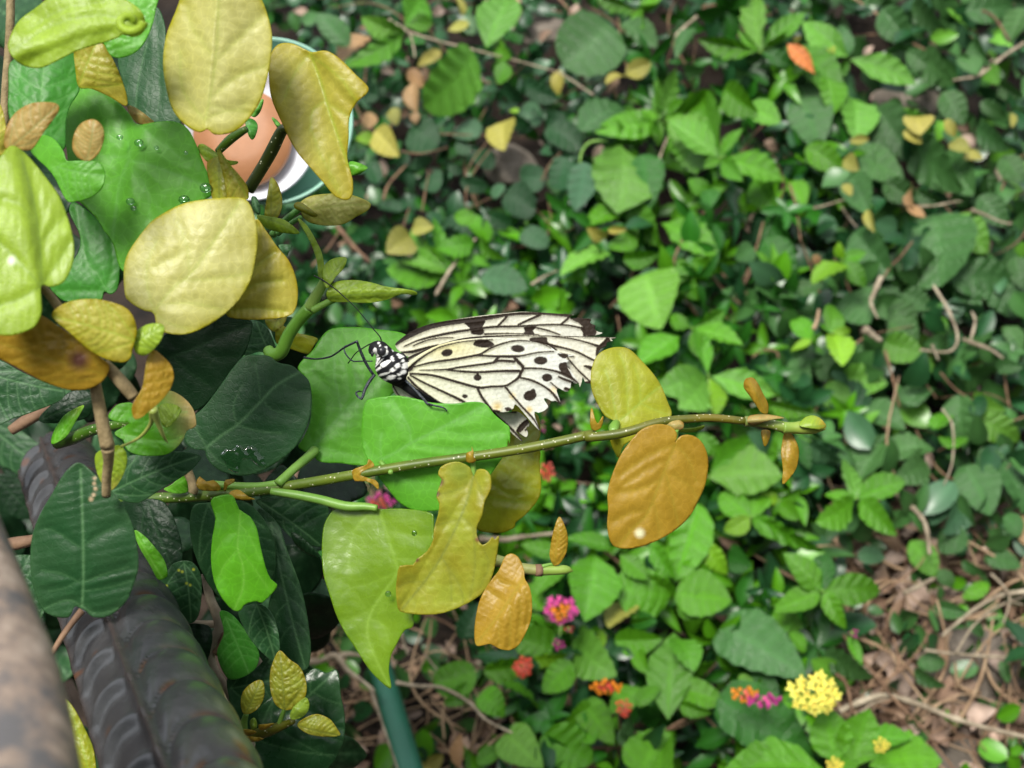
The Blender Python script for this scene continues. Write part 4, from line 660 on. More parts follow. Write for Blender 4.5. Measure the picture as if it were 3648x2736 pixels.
# ================================================================== bars, pole, dish
def barmesh(name, label, cat, p0, p1, d0, d1, R, m, kind):
    a, b = P(*p0, d0), P(*p1, d1); a = a - (b - a) * .16; L = np.linalg.norm(b - a); t = (b - a) / L
    side = np.cross(t, (CAM - (a + b) / 2) / np.linalg.norm(CAM - (a + b) / 2)); side /= np.linalg.norm(side); fr = np.cross(side, t)
    if np.dot(fr, CAM - a) < 0: fr = -fr
    rt = ROT @ np.array([1, 0, 0])
    if np.dot(side, rt) < 0: side = -side
    nt_, nk = (900, 120); S = np.linspace(0, L, nt_); K = np.linspace(0, 2 * math.pi, nk, endpoint=False)
    s, k = np.meshgrid(S, K, indexing='ij'); ph = (k + math.pi) % (2 * math.pi) - math.pi   # 0 faces the lens, + to the right
    dr = np.zeros_like(s); rust = np.zeros_like(s)
    if kind:
        Pp = .0235
        for ph0, wd_, am in ((-.12, .06, .0022), (-1.2, .08, .0016), (2.2, .1, .001)):
            dr += am * np.exp(-((ph - ph0) / wd_) ** 2)
        mr = 1 / (1 + np.exp(-(ph + .02) / .05)); mr *= 1 / (1 + np.exp((ph - 2.1) / .08))
        sh = s + .030 * np.exp(-np.clip(ph + .12, 0, 9) / .42)
        fz = (sh / Pp) % 1.0
        dr += mr * .0030 * np.sin(fz * math.pi) ** .5 * (1 - .6 * np.exp(-np.clip(ph + .1, 0, 9) / .15))
        cr = mr * np.exp(-((np.minimum(fz, 1 - fz)) / .06) ** 2)
        ml = (1 / (1 + np.exp((ph + .2) / .04))) * (1 / (1 + np.exp(-(ph + 1.1) / .05)))
        fl = ((s + .010 - .006 * np.cos((ph + .65) * 2.4)) / Pp) % 1.0
        dr += ml * (.0026 * np.exp(-((fl - .5) / .17) ** 2) - .0012)
        pt = np.stack([s.ravel() / .01, ph.ravel() * 1.6], 1)
        rn = wnoise(pt, 1.3, 21).reshape(s.shape)
        rust = np.clip(cr * (.15 + 2.2 * rn), 0, 1) + np.clip((rn - .7) * 5, 0, .8)
        rust += .3 * np.exp(-((ph + .12) / .05) ** 2) + .25 * np.exp(-((ph + 1.2) / .05) ** 2)
    r = R + dr; cap = np.minimum((L - s) / R, 1); r = r * np.sqrt(np.clip(1 - (1 - cap) ** 2, .0004, 1))
    V = a + s[..., None] * t + r[..., None] * (np.sin(ph)[..., None] * side + np.cos(ph)[..., None] * fr)
    Fc = [(i * nk + j, i * nk + (j + 1) % nk, (i + 1) * nk + (j + 1) % nk, (i + 1) * nk + j) for i in range(nt_ - 1) for j in range(nk)]
    Fc += [tuple(range(nk)), tuple(range((nt_ - 1) * nk, nt_ * nk))[::-1]]
    c = np.ones((s.size, 3)); rs = np.clip(rust, 0, 1).ravel()[:, None]; c = c * (1 - rs) + np.array([1.9, .85, .42]) * rs
    return tag(mesh_obj(name, V.reshape(-1, 3), Fc, m, None, c), label, cat)
g0, g1 = F('BL', [1075, 1830]), F('ML', [318, 1215])
barmesh('steel_bar', 'thick ribbed dark grey metal bar with rusty ridges at the lower left', 'metal bar', tuple(g0), tuple(g1), .325, .64, .0163, M['bar'], True)
q = T('S: -250,1500 -190,1830 -95,2160 -10,2450 45,2760 70,3000'); Vr, Fr = tubegeo(P(q[:, 0], q[:, 1], np.linspace(.30, .215, 6)), np.array([150, 165, 195, 218, 232, 240]) * TAN / 1824 * np.linspace(.30, .215, 6), 40, 10)
tag(mesh_obj('rusty_bar', Vr, Fr, M['rustbar'], None, (1, 1, 1)), 'blurred mottled rusty brown bar in the bottom left corner', 'metal bar')
q0, q1 = P(*F('BC', [390, 700]), 1.0), P(*F('BC', [592, 1420]), .90)
Vp, Fp = tubegeo([q0, (q0 + q1) / 2, q1, q1 + (q1 - q0) * .4], [.0083, .0088, .0093, .0095], 40, 4); tag(mesh_obj('green_pole', Vp, Fp, M['pole']), 'green painted pole leaning through the dry twigs under the hanging leaf', 'pole')
# feeding dish: turned shapes facing up towards the lens
def lathe(c, axis, prof, ns=72):
    ax = np.asarray(axis, float); ax /= np.linalg.norm(ax); s = np.cross(ax, [0.3, 1, .2]); s /= np.linalg.norm(s); u = np.cross(s, ax); V = []
    for r, z in prof:
        for k in range(ns):
            a = 2 * math.pi * k / ns; V.append(c + ax * z + r * (math.cos(a) * s + math.sin(a) * u))
    Fc = [(i * ns + k, i * ns + (k + 1) % ns, (i + 1) * ns + (k + 1) % ns, (i + 1) * ns + k) for i in range(len(prof) - 1) for k in range(ns)]
    Fc.append(tuple(range((len(prof) - 1) * ns, len(prof) * ns))); return np.array(V), Fc
nz = ROT @ np.array([0, 0, 1.0]); dc = F('TL', [1555, 700]); dd = .66; px_ = TAN / 1824 * dd * .61844
dish = empty('feeding_dish', P(dc[0], dc[1], dd), 'round pale green dish half hidden behind the hanging gold leaf', 'dish')
R0 = 480 * px_; Vd, Fd = lathe(P(dc[0], dc[1], dd), nz, [(R0 * .6, -.02), (R0 * .92, -.018), (R0 * 1.0, -.002), (R0 * 1.005, .0015), (R0 * .985, .0025), (R0 * .955, .0005), (R0 * .90, -.008), (R0 * .85, -.013), (R0 * .5, -.014)]); mesh_obj('green_tray', Vd, Fd, M['teal'], dish)
wc_ = F('TL', [1450, 780]); R1 = 378 * px_; Vd, Fd = lathe(P(wc_[0], wc_[1], dd - .004), nz, [(R1 * .7, -.012), (R1 * .93, -.010), (R1, .001), (R1 * 1.0, .003), (R1 * .975, .0035), (R1 * .86, -.002), (R1 * .74, -.004), (R1 * .5, -.005)])
tag(mesh_obj('white_saucer', Vd, Fd, M['white']), 'white saucer lying in the pale green dish', 'saucer')
wc_ = F('TL', [1400, 800]); R1 = 285 * px_; Vd, Fd = lathe(P(wc_[0], wc_[1], dd - .004), nz, [(R1 * .97, -.0025), (R1, .001), (R1 * .96, .0032), (R1 * .4, .004), (R1 * .05, .004)]); tag(mesh_obj('orange_fruit', Vd, Fd, M['orange']), 'orange fruit slice filling the white saucer', 'fruit')

# ================================================================== BACKGROUND: the planted bank
soilpoly = np.array([(640, 1180), (700, 1150), (900, 1330), (1010, 1420), (1090, 1480), (1120, 1560), (1050, 1700), (600, 1700)], float)
litpoly = np.array([(1800, 1150), (1990, 1120), (2230, 1190), (2230, 1700), (1900, 1700), (1820, 1560), (1780, 1400), (1830, 1290)], float)
barepoly = np.array([(1035, 356), (1060, 305), (1110, 290), (1165, 310), (1190, 356), (1165, 405), (1110, 420), (1055, 405)], float)
# ground: one sheet, sloping up from the lens, level far away
def pl(X, Yc):   # point of the bank for camera-right X and distance Yc along the slope
    d = np.array([0, 1.0, -BB]); d = d / np.linalg.norm(d)
    return (np.array([X, 0, -BA]) + d * Yc) @ ROT.T + CAM
gx = np.r_[-15, -8, -4, -2, -1.2, np.linspace(-.9, .9, 150), 1.2, 2, 4, 8, 15]; gy = np.r_[-6, -3, -1.5, -1, np.linspace(-.7, .9, 130), 1.3, 2, 4, 8, 15]
Vg = []
for y in gy:
    for x in gx:
        v = pl(x, y)
        if y < -.71: e = pl(x, -.7); v = np.array([e[0], e[1] + (y + .7), e[2]])
        if y > 2.1: e = pl(x, 2.0); v = np.array([e[0], e[1] + (y - 2), e[2]])
        e_ = (v - CAM) @ ROT; px_d = (1824 + e_[0] / -e_[2] / TAN * 1824) / 1.649; py_d = (1368 - e_[1] / -e_[2] / TAN * 1824) / 1.649
        if abs(x) < .95 and abs(y) < .95:
            q_ = np.array([[px_d, py_d]]); dd_ = min(0 if inside(q_, g_)[0] else segdist(q_, g_, True)[0] for g_ in (soilpoly, litpoly, barepoly)); k_ = min(1, dd_ / 90)
            v = v - ROT @ np.array([0, 0, .075 * k_ * k_ * (3 - 2 * k_)])
        if abs(x) < 1 and abs(y) < 1: v = v + np.array([0, 0, .016 * math.sin(x * 31 + 2 * math.sin(y * 19)) * math.sin(y * 27 + x * 9) - .012])
        Vg.append(v)
nx = len(gx); Fg = [(j * nx + i, j * nx + i + 1, (j + 1) * nx + i + 1, (j + 1) * nx + i) for j in range(len(gy) - 1) for i in range(nx - 1)]
tag(mesh_obj('ground', Vg, Fg, M['soil'], None, loc=(0, 0, 0)), kind='structure')

# leaf templates: x across (-.5..), y 0..1 along, z up
def template(kind, nu, nv, seed):
    r = np.random.RandomState(seed); V, C = [], []
    u = np.linspace(0, 1, nu)
    if kind == 'ov': f = np.sin(np.pi * u ** .82) ** .72
    elif kind == 'ht': f = np.sin(np.pi * np.clip(u * .97 + .03, 0, 1) ** .62) ** .75
    elif kind == 'rd': f = np.sqrt(np.clip(1 - (2 * u - 1) ** 2, 0, 1)) ** .9
    elif kind == 'na': f = np.sin(np.pi * u ** .9) ** 1.05
    elif kind == 'se': f = np.clip(np.sin(np.pi * u ** .95) ** .95 * (1 + .1 * ((u * 7.5) % 1 - .5)), 0, 2) * (1 - .25 * np.exp(-((u - .1) / .12) ** 2))
    f[0] = .04; f[-1] = .004
    fold, ar, tw, bd = r.uniform(.06, .28), r.uniform(.15, .5), r.uniform(-.25, .25), r.uniform(-.07, .07)
    for i in range(nu):
        for j in range(nv):
            v = 2 * j / (nv - 1) - 1; x = .5 * f[i] * v + bd * math.sin(math.pi * u[i]); y = u[i] - (.06 * abs(v) * (1 - u[i]) if kind == 'ht' else 0)
            t = (u[i] * 5.2 + abs(v) * -.9 * f[i]) % 1; vn = max(math.exp(-(v / .11) ** 2) if nv > 7 else (1 if j == nv // 2 else 0), .55 * math.exp(-((t - .5) / .13) ** 2) if nu > 12 else 0)
            z = fold * abs(x) - ar * (u[i] - .35) ** 2 + tw * x * u[i] * 2 - .026 * f[i] * math.cos(6.28 * (t)) * abs(v) * (1 if nu > 12 else 0)
            V.append((x, y, z)); k = 1 + .22 * vn; C.append((k * 1.08, k, k * 1.05))
    Fc = [(i * nv + j, i * nv + j + 1, (i + 1) * nv + j + 1, (i + 1) * nv + j) for i in range(nu - 1) for j in range(nv - 1)]
    return np.array(V), Fc, np.array(C)
TPL = {}
for kd in ('ov', 'ht', 'rd', 'na', 'se'):
    for s_ in range(3):
        V, Fc, C = template(kd, 31, 11, s_ + 5 * len(kd) + ord(kd[0]))
        me = bpy.data.meshes.new('leaf_' + kd); me.from_pydata(V.tolist(), [], Fc); me.materials.append(M['back'])
        me.polygons.foreach_set('use_smooth', np.ones(len(me.polygons), bool))
        at = me.color_attributes.new('col', 'FLOAT_COLOR', 'POINT'); c = np.ones((len(V), 4), np.float32); c[:, :3] = C; at.data.foreach_set('color', c.ravel()); TPL[kd, s_] = me
BC = dict(g=(.072, .265, .007), l=(.16, .38, .012), d=(.016, .080, .022), m=(.048, .150, .034), b=(.050, .145, .060), y=(.32, .33, .06), t=(.38, .25, .11), o=(.50, .18, .04), p=(.11, .32, .03), k=(.020, .125, .009))
rb = np.random.RandomState(5)
def bgleaf(parent, fr, b, t, wr, c, kind='ov', h0=.07, h1=None, name='leaf'):
    B, Tp = F(fr, b), F(fr, t); h1 = h0 + rb.uniform(-.012, .02) if h1 is None else h1
    a = P(B[0], B[1], Dbg(*B) - h0); e = P(Tp[0], Tp[1], Dbg(*Tp) - h1)
    y = e - a; L = np.linalg.norm(y); yh = y / L; zc = CAM - a; zc /= np.linalg.norm(zc); zc = zc + ROT @ np.array([*rb.uniform(-.75, .75, 2), 0])
    x = np.cross(yh, zc); x /= np.linalg.norm(x); z = np.cross(x, yh)
    Mx = Matrix(np.vstack([np.column_stack([x * L * wr * 1.15, yh * L, z * L * 1.15, a]), [0, 0, 0, 1]]).tolist())
    o = bpy.data.objects.new(name, TPL[kind, rb.randint(3)]); COL.objects.link(o); o.parent = parent
    o.matrix_basis = Matrix.Translation(-parent.location) @ Mx
    v = rb.uniform(.8, 1.2); q = rb.uniform(-.03, .04); cc = BC[c]; o.color = (cc[0] * v * (1 + q * 2), cc[1] * v, cc[2] * v * (1 - q), 1)
    return o
def bgtube(parent, fr, pts, r, m='brown', h=(.06, .06), name='stem'):
    q = F(fr, pts); n = len(q); r = r * np.linspace(1.1, .6, n); hh = np.interp(np.linspace(0, 1, n), np.linspace(0, 1, len(h)), h); d = Dbg(q[:, 0], q[:, 1]) - hh
    jit = rb.uniform(.85, 1.15, n); r = r * (.62 if m in ('wood', 'brown') else 1); V, Fc = tubegeo(P(q[:, 0], q[:, 1], d), r * FR[fr][2] * TAN / 1824 * d * jit, 7, 7)
    if m != 'stem2':
        W_ = V.reshape(-1, 7, 3); c_ = W_.mean(1, keepdims=True); V = (c_ + (W_ - c_) * (rb.uniform(.8, 1.2, (len(W_), 1, 1)) + rb.uniform(-.12, .12, (len(W_), 7, 1)))).reshape(-1, 3)
    return mesh_obj(name, V, Fc, M[m], parent, (1, 1, 1))
def plant(name, fr, at, label, cat, leaves, group=None, h=.07, stems=()):
    q = F(fr, at); r_ = empty(name, P(q[0], q[1], Dbg(*q) - h + .03), label, cat, group)
    for l in leaves:
        bx, by, tx, ty, wr, c = l[:6]; bgleaf(r_, fr, (bx, by), (tx, ty), wr, c, l[6] if len(l) > 6 else 'ov', l[7] if len(l) > 7 else h)
    for s in stems: bgtube(r_, fr, s[0], s[1], s[2] if len(s) > 2 else 'brown', (h - .008, h - .012))
    return r_
def sprig(fr, c, tips, label, wr=.42, col='g', kind='se', h=.09, group='broad-leaved shoots on the bank', root_=True):
    lv = [(c[0] + .05 * (t[0] - c[0]), c[1] + .05 * (t[1] - c[1]), t[0], t[1], t[2] if len(t) > 2 else wr, t[3] if len(t) > 3 else col, t[4] if len(t) > 4 else kind) for t in tips]
    r_ = plant('leafy_shoot', fr, c, label, 'shoot', lv, group, h)
    q = F(fr, c); a = P(q[0], q[1], Dbg(*q) - h); b = P(q[0] + rb.uniform(-60, 60), q[1] + rb.uniform(20, 90), Dbg(*q) + .005)
    V, Fc = tubegeo([a, (a + b) / 2 + np.array([.004, 0, .004]), b], [.0012, .0015, .0018], 6, 4); mesh_obj('stem', V, Fc, M['stem2'], r_, (1, 1, 1)); return r_
GV = 'creeping vines on the bank'
# --- top centre
plant('trailing_shrub', 'TC', (400, 180), 'trailing stem with broad pale green toothed leaves beside the big gold leaf', 'shrub',
      [(805, 305, 560, 625, .72, 'p', 'rd'), (860, 260, 1010, -70, .5, 'p', 'na'), (400, 185, 80, 400, .22, 'g', 'na'), (400, 150, 500, -60, .6, 'g', 'se'), (400, 150, 560, 120, .5, 'g', 'se'), (390, 190, 140, 120, .45, 'p'), (1000, 330, 890, 230, .45, 'g'), (960, 350, 940, 480, .6, 'g'), (70, 260, -120, 60, .5, 'm')], GV, .11,
      [([(300, 110), (420, 185), (600, 240), (800, 290), (1000, 340), (1180, 390), (1300, 430), (1480, 550)], 11, 'wood'), ([(420, 190), (440, 260), (450, 330)], 10, 'wood')])
plant('vine', 'TC', (1540, 250), 'reddish upright stem with a wide grey-green leaf near the top', 'vine', [(1570, 130, 1320, 370, .78, 'm', 'rd'), (1640, 130, 1850, 250, .5, 'm'), (1400, 740, 1655, 570, .52, 'm'), (2050, 150, 1950, 300, .4, 'm'), (2000, 410, 2110, 400, .6, 'm')], GV, .1,
      [([(1270, -20), (1420, 150), (1520, 250), (1570, 400), (1612, 570)], 14, 'brown'), ([(1380, 420), (1450, 370), (1580, 290)], 8, 'brown'), ([(1930, 230), (2000, 160), (2095, 80)], 22, 'wood')])
sprig('TC', (1720, 60), [(1470, -30), (1900, -80), (1760, 150, .4), (1640, 100, .4), (1850, 30, .5, 'g', 'na')], 'bright toothed shoot at the top edge above the reddish stem', .35)
plant('vine', 'TC', (1600, 440), 'thin vine with a pair of cream leaves right of the reddish stem', 'vine', [(1665, 425, 1815, 360, .6, 'y'), (1660, 430, 1560, 450, .5, 'y')], GV, .1, [([(1680, 430), (1640, 250), (1620, 100)], 6)])
sprig('TC', (1850, 690), [(1920, 370, .42, 'p'), (1700, 640, .5, 'g'), (1505, 750, .42), (1830, 760, .5), (1620, 820, .4), (1850, 840, .5)], 'shoot with small oval leaves above the large toothed hanging leaf', .4, 'g', 'ov')
plant('leafy_shoot', 'TC', (1640, 830), 'large toothed leaf hanging in the centre above the butterfly, with dark companions', 'shoot', [(1640, 830, 1640, 1210, .78, 'p', 'se'), (1760, 880, 1790, 1180, .6, 'k'), (1430, 930, 1380, 1200, .5, 'b'), (1300, 900, 1290, 1090, .7, 'd', 'rd')], 'broad-leaved shoots on the bank', .1, [([(1560, 810), (1460, 820), (1410, 880), (1400, 960)], 9, 'stem2')])
sprig('TC', (1890, 700), [(2100, 970, .45), (2200, 860, .45), (2210, 560, .6), (2000, 560, .5, 'g')], 'bright angular leaves right of the large toothed hanging leaf', .5)
plant('leafy_shoot', 'TC', (1700, 1200), 'cluster of rounded green leaves just below the large toothed hanging leaf', 'shoot', [(1640, 1200, 1430, 1290, .5, 'g'), (1690, 1180, 1840, 1410, .52, 'g'), (1870, 1280, 2200, 1450, .38, 'g', 'se'), (1560, 1440, 1290, 1560, .52, 'p'), (1650, 1500, 1850, 1470, .55, 'g'), (1740, 1350, 1590, 1430, .5, 'g'), (1740, 1590, 1920, 1670, .7, 'b'), (1950, 1500, 2080, 1650, .55, 'g')], 'broad-leaved shoots on the bank', .08)
plant('vine', 'TC', (900, 830), 'thin vine with a yellow-green heart-shaped leaf over the bare stone', 'vine', [(955, 695, 955, 845, .7, 'y', 'ov'), (1000, 630, 1040, 640, .9, 'l', 'rd'), (1110, 650, 1165, 650, .8, 'd', 'rd')], GV, .07, [([(740, 1020), (780, 930), (880, 800), (960, 700)], 6, 'brown'), ([(570, 770), (700, 775), (880, 780), (1080, 790)], 8, 'brown'), ([(1180, 1040), (1230, 940), (1290, 880)], 7, 'brown')])
plant('vine', 'TC', (400, 870), 'vine with a plump olive-yellow leaf right of the gold hanging leaf', 'vine', [(215, 750, 345, 885, .55, 'y', 'ov'), (215, 790, 120, 800, .6, 'l'), (430, 480, 450, 640, .72, 't'), (410, 400, 500, 500, .55, 't'), (190, 645, 185, 740, .8, 't'), (320, 620, 340, 715, .8, 'y'), (450, 645, 450, 712, .9, 't'), (170, 200, 10, 350, .55, 't'), (600, 290, 470, 370, .45, 'y'), (1270, 405, 1270, 545, .7, 'y'), (730, 90, 690, -30, .5, 'y'), (760, 130, 640, 170, .5, 'y')], GV, .07, [([(360, 870), (480, 885), (640, 850)], 9, 'brown'), ([(270, 1150), (300, 1060), (400, 950)], 14, 'brown'), ([(0, 1300), (100, 1420), (190, 1510)], 20, 'brown'), ([(490, 1220), (510, 1100), (530, 990)], 7, 'brown'), ([(160, 480), (175, 300), (170, 250)], 8, 'brown')])
plant('vine', 'TC', (420, 1320), 'short vine with two cream leaves left of the slanting pale stalk', 'vine', [(425, 1350, 305, 1450, .68, 'y'), (430, 1320, 545, 1300, .55, 'y'), (1555, 1370, 1445, 1325, .45, 'y'), (1560, 1330, 1670, 1320, .35, 'y')], GV, .1)
sm = [(1050, 1020, 1190, 1030, .9), (780, 900, 915, 940, .7), (500, 1040, 595, 1060, .8), (420, 720, 545, 830, .75), (690, 740, 810, 780, .8), (245, 1180, 365, 1210, .7), (955, 520, 1055, 550, .8), (1075, 470, 1235, 580, .5), (1050, 630, 1165, 660, .75), (1200, 740, 1410, 830, .5), (1225, 1000, 1345, 970, .8), (960, 1120, 1135, 1200, .7), (430, 950, 555, 930, .6), (1010, 1290, 880, 1250, .7), (190, 930, 235, 1050, .6), (520, 1225, 600, 1290, .6), (680, 820, 760, 870, .7), (710, 1040, 860, 1090, .6), (1200, 690, 1300, 700, .7), (1300, 800, 1380, 870, .8), (900, 1140, 960, 1060, .6), (240, 560, 160, 480, .7), (250, 570, 315, 600, .6), (640, 1240, 800, 1330, .6), (1060, 1330, 1200, 1400, .6), (640, 950, 720, 1000, .6), (300, 480, 200, 540, .6), (620, 520, 480, 560, .5)]
plant('vine', 'TC', (760, 900), 'creeper of small round dark leaves spread around the bare stone', 'vine', [(a, b, c, d, w_, 'b' if i % 4 == 0 else 'd', 'rd') for i, (a, b, c, d, w_) in enumerate(sm)], GV, .05)
sprig('TC', (650, 1555), [(400, 1330, .28), (370, 1480, .4, 'p'), (280, 1560, .45), (560, 1240, .25), (600, 1450, .3, 'b', 'na')], 'shoot on a slanting pale stalk above the butterfly\'s head', .45, 'g', 'ov')
plant('leafy_shoot', 'TC', (800, 1385), 'pair of pointed leaves at the top of the slanting pale stalk', 'shoot', [(810, 1380, 945, 1500, .42, 'g'), (795, 1395, 600, 1440, .5, 'g'), (830, 1600, 1100, 1650, .55, 'b'), (800, 1250, 660, 1250, .5, 'g')], 'broad-leaved shoots on the bank', .1, [([(570, 1700), (650, 1560), (720, 1470), (800, 1375)], 17, 'wood'), ([(1120, 1640), (1200, 1590), (1270, 1560)], 14, 'wood')])
# --- top right
sprig('TR', (690, 300), [(640, -80, .22, 'p', 'na'), (870, 170, .35), (960, 60, .3), (320, 230, .32), (900, 380, .36, 'k'), (560, 170, .3)], 'tall shoot with long upright leaf near the top right of centre', .3, 'g', 'se', .1)
plant('leafy_shoot', 'TR', (1220, 340), 'pale green pointed leaves spreading over the rock at the upper right', 'shoot', [(1215, 340, 1600, 480, .36, 'p', 'se'), (1200, 330, 930, 130, .42, 'p', 'se'), (1210, 350, 1110, 440, .5, 'g', 'se'), (1190, 320, 1170, 130, .45, 'm'), (830, 260, 1180, 510, .32, 'g', 'se'), (1080, 440, 1130, 640, .6, 'g')], 'broad-leaved shoots on the bank', .1)
o_ = tag(bgleaf(empty('dead_leaf', P(*F('TR', (860, 260)), 1.1), 'orange dead leaf lying on a bright green leaf at the upper right', 'leaf'), 'TR', (850, 250), (1005, 415), .36, 'o', 'na', .125, .12, 'blade'))
sprig('TR', (460, 910), [(830, 1010, .38), (590, 730, .38), (170, 690, .5, 'p'), (370, 960, .4), (580, 1040, .4), (330, 500, .5)], 'bright star-shaped rosette of toothed leaves right of centre', .4, 'g', 'se', .11)
plant('leafy_shoot', 'TR', (440, 870), 'large toothed green leaf with a small dark trio beneath it', 'shoot', [(440, 880, 160, 680, .6, 'p', 'se'), (190, 800, 340, 980, .5, 'g'), (400, 1100, 280, 1040, .6, 'g'), (400, 1090, 520, 1060, .5, 'g'), (400, 1080, 400, 1190, .6, 'k'), (480, 510, 660, 650, .65, 'g'), (610, 620, 815, 690, .6, 'p'), (120, 680, 230, 380, .4, 'p', 'na')], 'broad-leaved shoots on the bank', .09, [([(90, 1000), (120, 890), (165, 780)], 13, 'wood')])
fig1 = [(880, 450, 1010, 640, .62, 'm'), (930, 560, 1040, 830, .62, 'm'), (1390, 50, 1560, 250, .6, 'm'), (1880, 70, 2170, 30, .5, 'm'), (2212, 40, 2120, 240, .6, 'm'), (1905, 240, 1995, 360, .5, 'm'), (1850, 320, 1945, 410, .65, 'm'), (1975, 390, 2065, 470, .5, 'g'), (1355, 610, 1545, 890, .58, 'm'), (1480, 650, 1690, 770, .6, 'p'), (1740, 530, 1870, 710, .6, 'm'), (1545, 815, 1830, 1100, .55, 'm'), (1180, 880, 1520, 1000, .48, 'm'), (1200, 1000, 1315, 1210, .5, 'm'), (950, 850, 1180, 980, .5, 'g'), (1690, 1230, 1730, 1620, .75, 'm', 'rd'), (1800, 1250, 2000, 1450, .62, 'p'), (1950, 1130, 2110, 1300, .6, 'm'), (1790, 1600, 2170, 1620, .5, 'm'), (1060, 1230, 1090, 1390, .5, 'b'), (1230, 1330, 1440, 1590, .55, 'm'), (1930, 740, 2110, 860, .5, 'm'), (1730, 880, 1910, 1100, .6, 'm'), (1620, 300, 1760, 480, .6, 'm'), (1530, 300, 1700, 400, .5, 'm'), (1400, 1050, 1600, 1150, .6, 'm'), (1580, 1100, 1740, 1180, .5, 'm'), (1960, 590, 2110, 680, .5, 'm'), (2080, 900, 2210, 1050, .6, 'm'), (1230, 560, 1270, 790, .6, 'p'), (2150, 1480, 2212, 1659, .6, 'm'), (2050, 480, 2200, 560, .6, 'm'), (1280, 430, 1440, 500, .5, 'm'), (1560, 20, 1740, 180, .5, 'm')]
plant('vine', 'TR', (1600, 900), 'climbing vine of dull grey-green oval leaves filling the upper right', 'vine', fig1, GV, .08)
plant('vine', 'TR', (800, 1400), 'dark glossy oval leaves in the shade right of centre', 'vine', [(730, 1240, 890, 1460, .6, 'k'), (700, 1380, 890, 1590, .6, 'k'), (650, 1030, 760, 1190, .65, 'g'), (865, 1040, 955, 1170, .5, 'g'), (140, 1290, 440, 1450, .42, 'g', 'se'), (170, 1500, 340, 1680, .5, 'g'), (270, 1440, 520, 1570, .45, 'g'), (0, 1100, 100, 1250, .6, 'g'), (20, 1250, 110, 1420, .5, 'g')], GV, .06)
sprig('TR', (1165, 1500), [(1000, 1610, .55, 'l'), (1300, 1450, .5), (1140, 1400, .45, 'l'), (1300, 1650, .5), (1230, 1530, .4)], 'small vivid green shoot in front of the grey-green vine', .5, 'g', 'ov', .12)
plant('vine', 'TR', (1600, 800), 'sprinkle of tiny yellow new leaves on the grey-green vine', 'vine', [(1520, 750, 1620, 810, .5, 'y'), (1765, 685, 1815, 790, .5, 'y'), (1780, 820, 1895, 850, .5, 'y'), (1870, 910, 1985, 880, .45, 'y'), (1210, 815, 1325, 795, .4, 'y'), (1560, 1080, 1560, 1175, .65, 't'), (1540, 1195, 1645, 1245, .4, 't'), (1305, 1210, 1345, 1335, .45, 'y'), (1175, 910, 1250, 970, .5, 'y'), (1170, 1060, 1220, 1120, .5, 'y'), (1000, 1470, 1030, 1530, .6, 't'), (880, 230, 930, 210, .6, 'y'), (2140, 650, 2150, 730, .4, 'y'), (1590, 660, 1620, 740, .7, 'y')], 'tiny new leaves', .12)
TW = 'bare twigs among the leaves'
def twig(fr, pts, r, m, label, h=.07, extra=()):
    q = F(fr, pts[0]); r_ = empty('twig', P(q[0], q[1], Dbg(*q) - h), label, 'twig', TW); bgtube(r_, fr, pts, r, m, (h, h - .01), 'branch')
    for e, er in extra: bgtube(r_, fr, e, er, m, (h - .004, h - .01), 'branchlet')
twig('TR', [(2212, 250), (2100, 320), (1960, 430), (1820, 460), (1730, 490)], 17, 'wood', 'crooked tan twig at the right edge near the top', .09, [([(1960, 430), (1990, 380), (2040, 340)], 10)])
twig('TR', [(1000, 1200), (1080, 1180), (1180, 1150)], 14, 'wood', 'short snapped twig under the shaded oval leaves', .09, [([(1160, 1190), (1200, 1250), (1250, 1310)], 9)])
twig('TR', [(1910, 1210), (1980, 1235), (2070, 1275), (2140, 1290)], 16, 'wood', 'pale stub crossing a grey-green leaf at the right', .1)
twig('TR', [(2040, 940), (2085, 1090), (2050, 1250), (2000, 1500)], 26, 'wood', 'thick pale stem running down behind the right edge leaves', .03)
twig('TR', [(1970, 60), (2050, 110), (2130, 240)], 13, 'brown', 'bent brown stalk across the topmost right leaves', .1)
twig('TR', [(860, 1060), (890, 1150), (910, 1260), (925, 1390)], 10, 'brown', 'thin brown twig dropping past the shaded oval leaves', .08)
twig('TR', [(710, 1280), (660, 1460), (600, 1600), (550, 1700)], 8, 'brown', 'thin twig left of the shaded oval leaves', .07, [([(480, 1590), (560, 1640), (600, 1700)], 8)])
twig('TR', [(1570, 1390), (1500, 1480), (1440, 1540), (1380, 1640)], 10, 'brown', 'forked brown twig left of the widest grey-green leaf', .1)
twig('TR', [(1590, 1190), (1700, 1185), (1800, 1165), (1850, 1160)], 13, 'wood', 'straight tan twig between the two longest grey-green leaves', .1)
twig('TR', [(1220, -20), (1330, 60), (1420, 110)], 8, 'straw', 'orange-brown stalk at the top edge right of centre', .08)
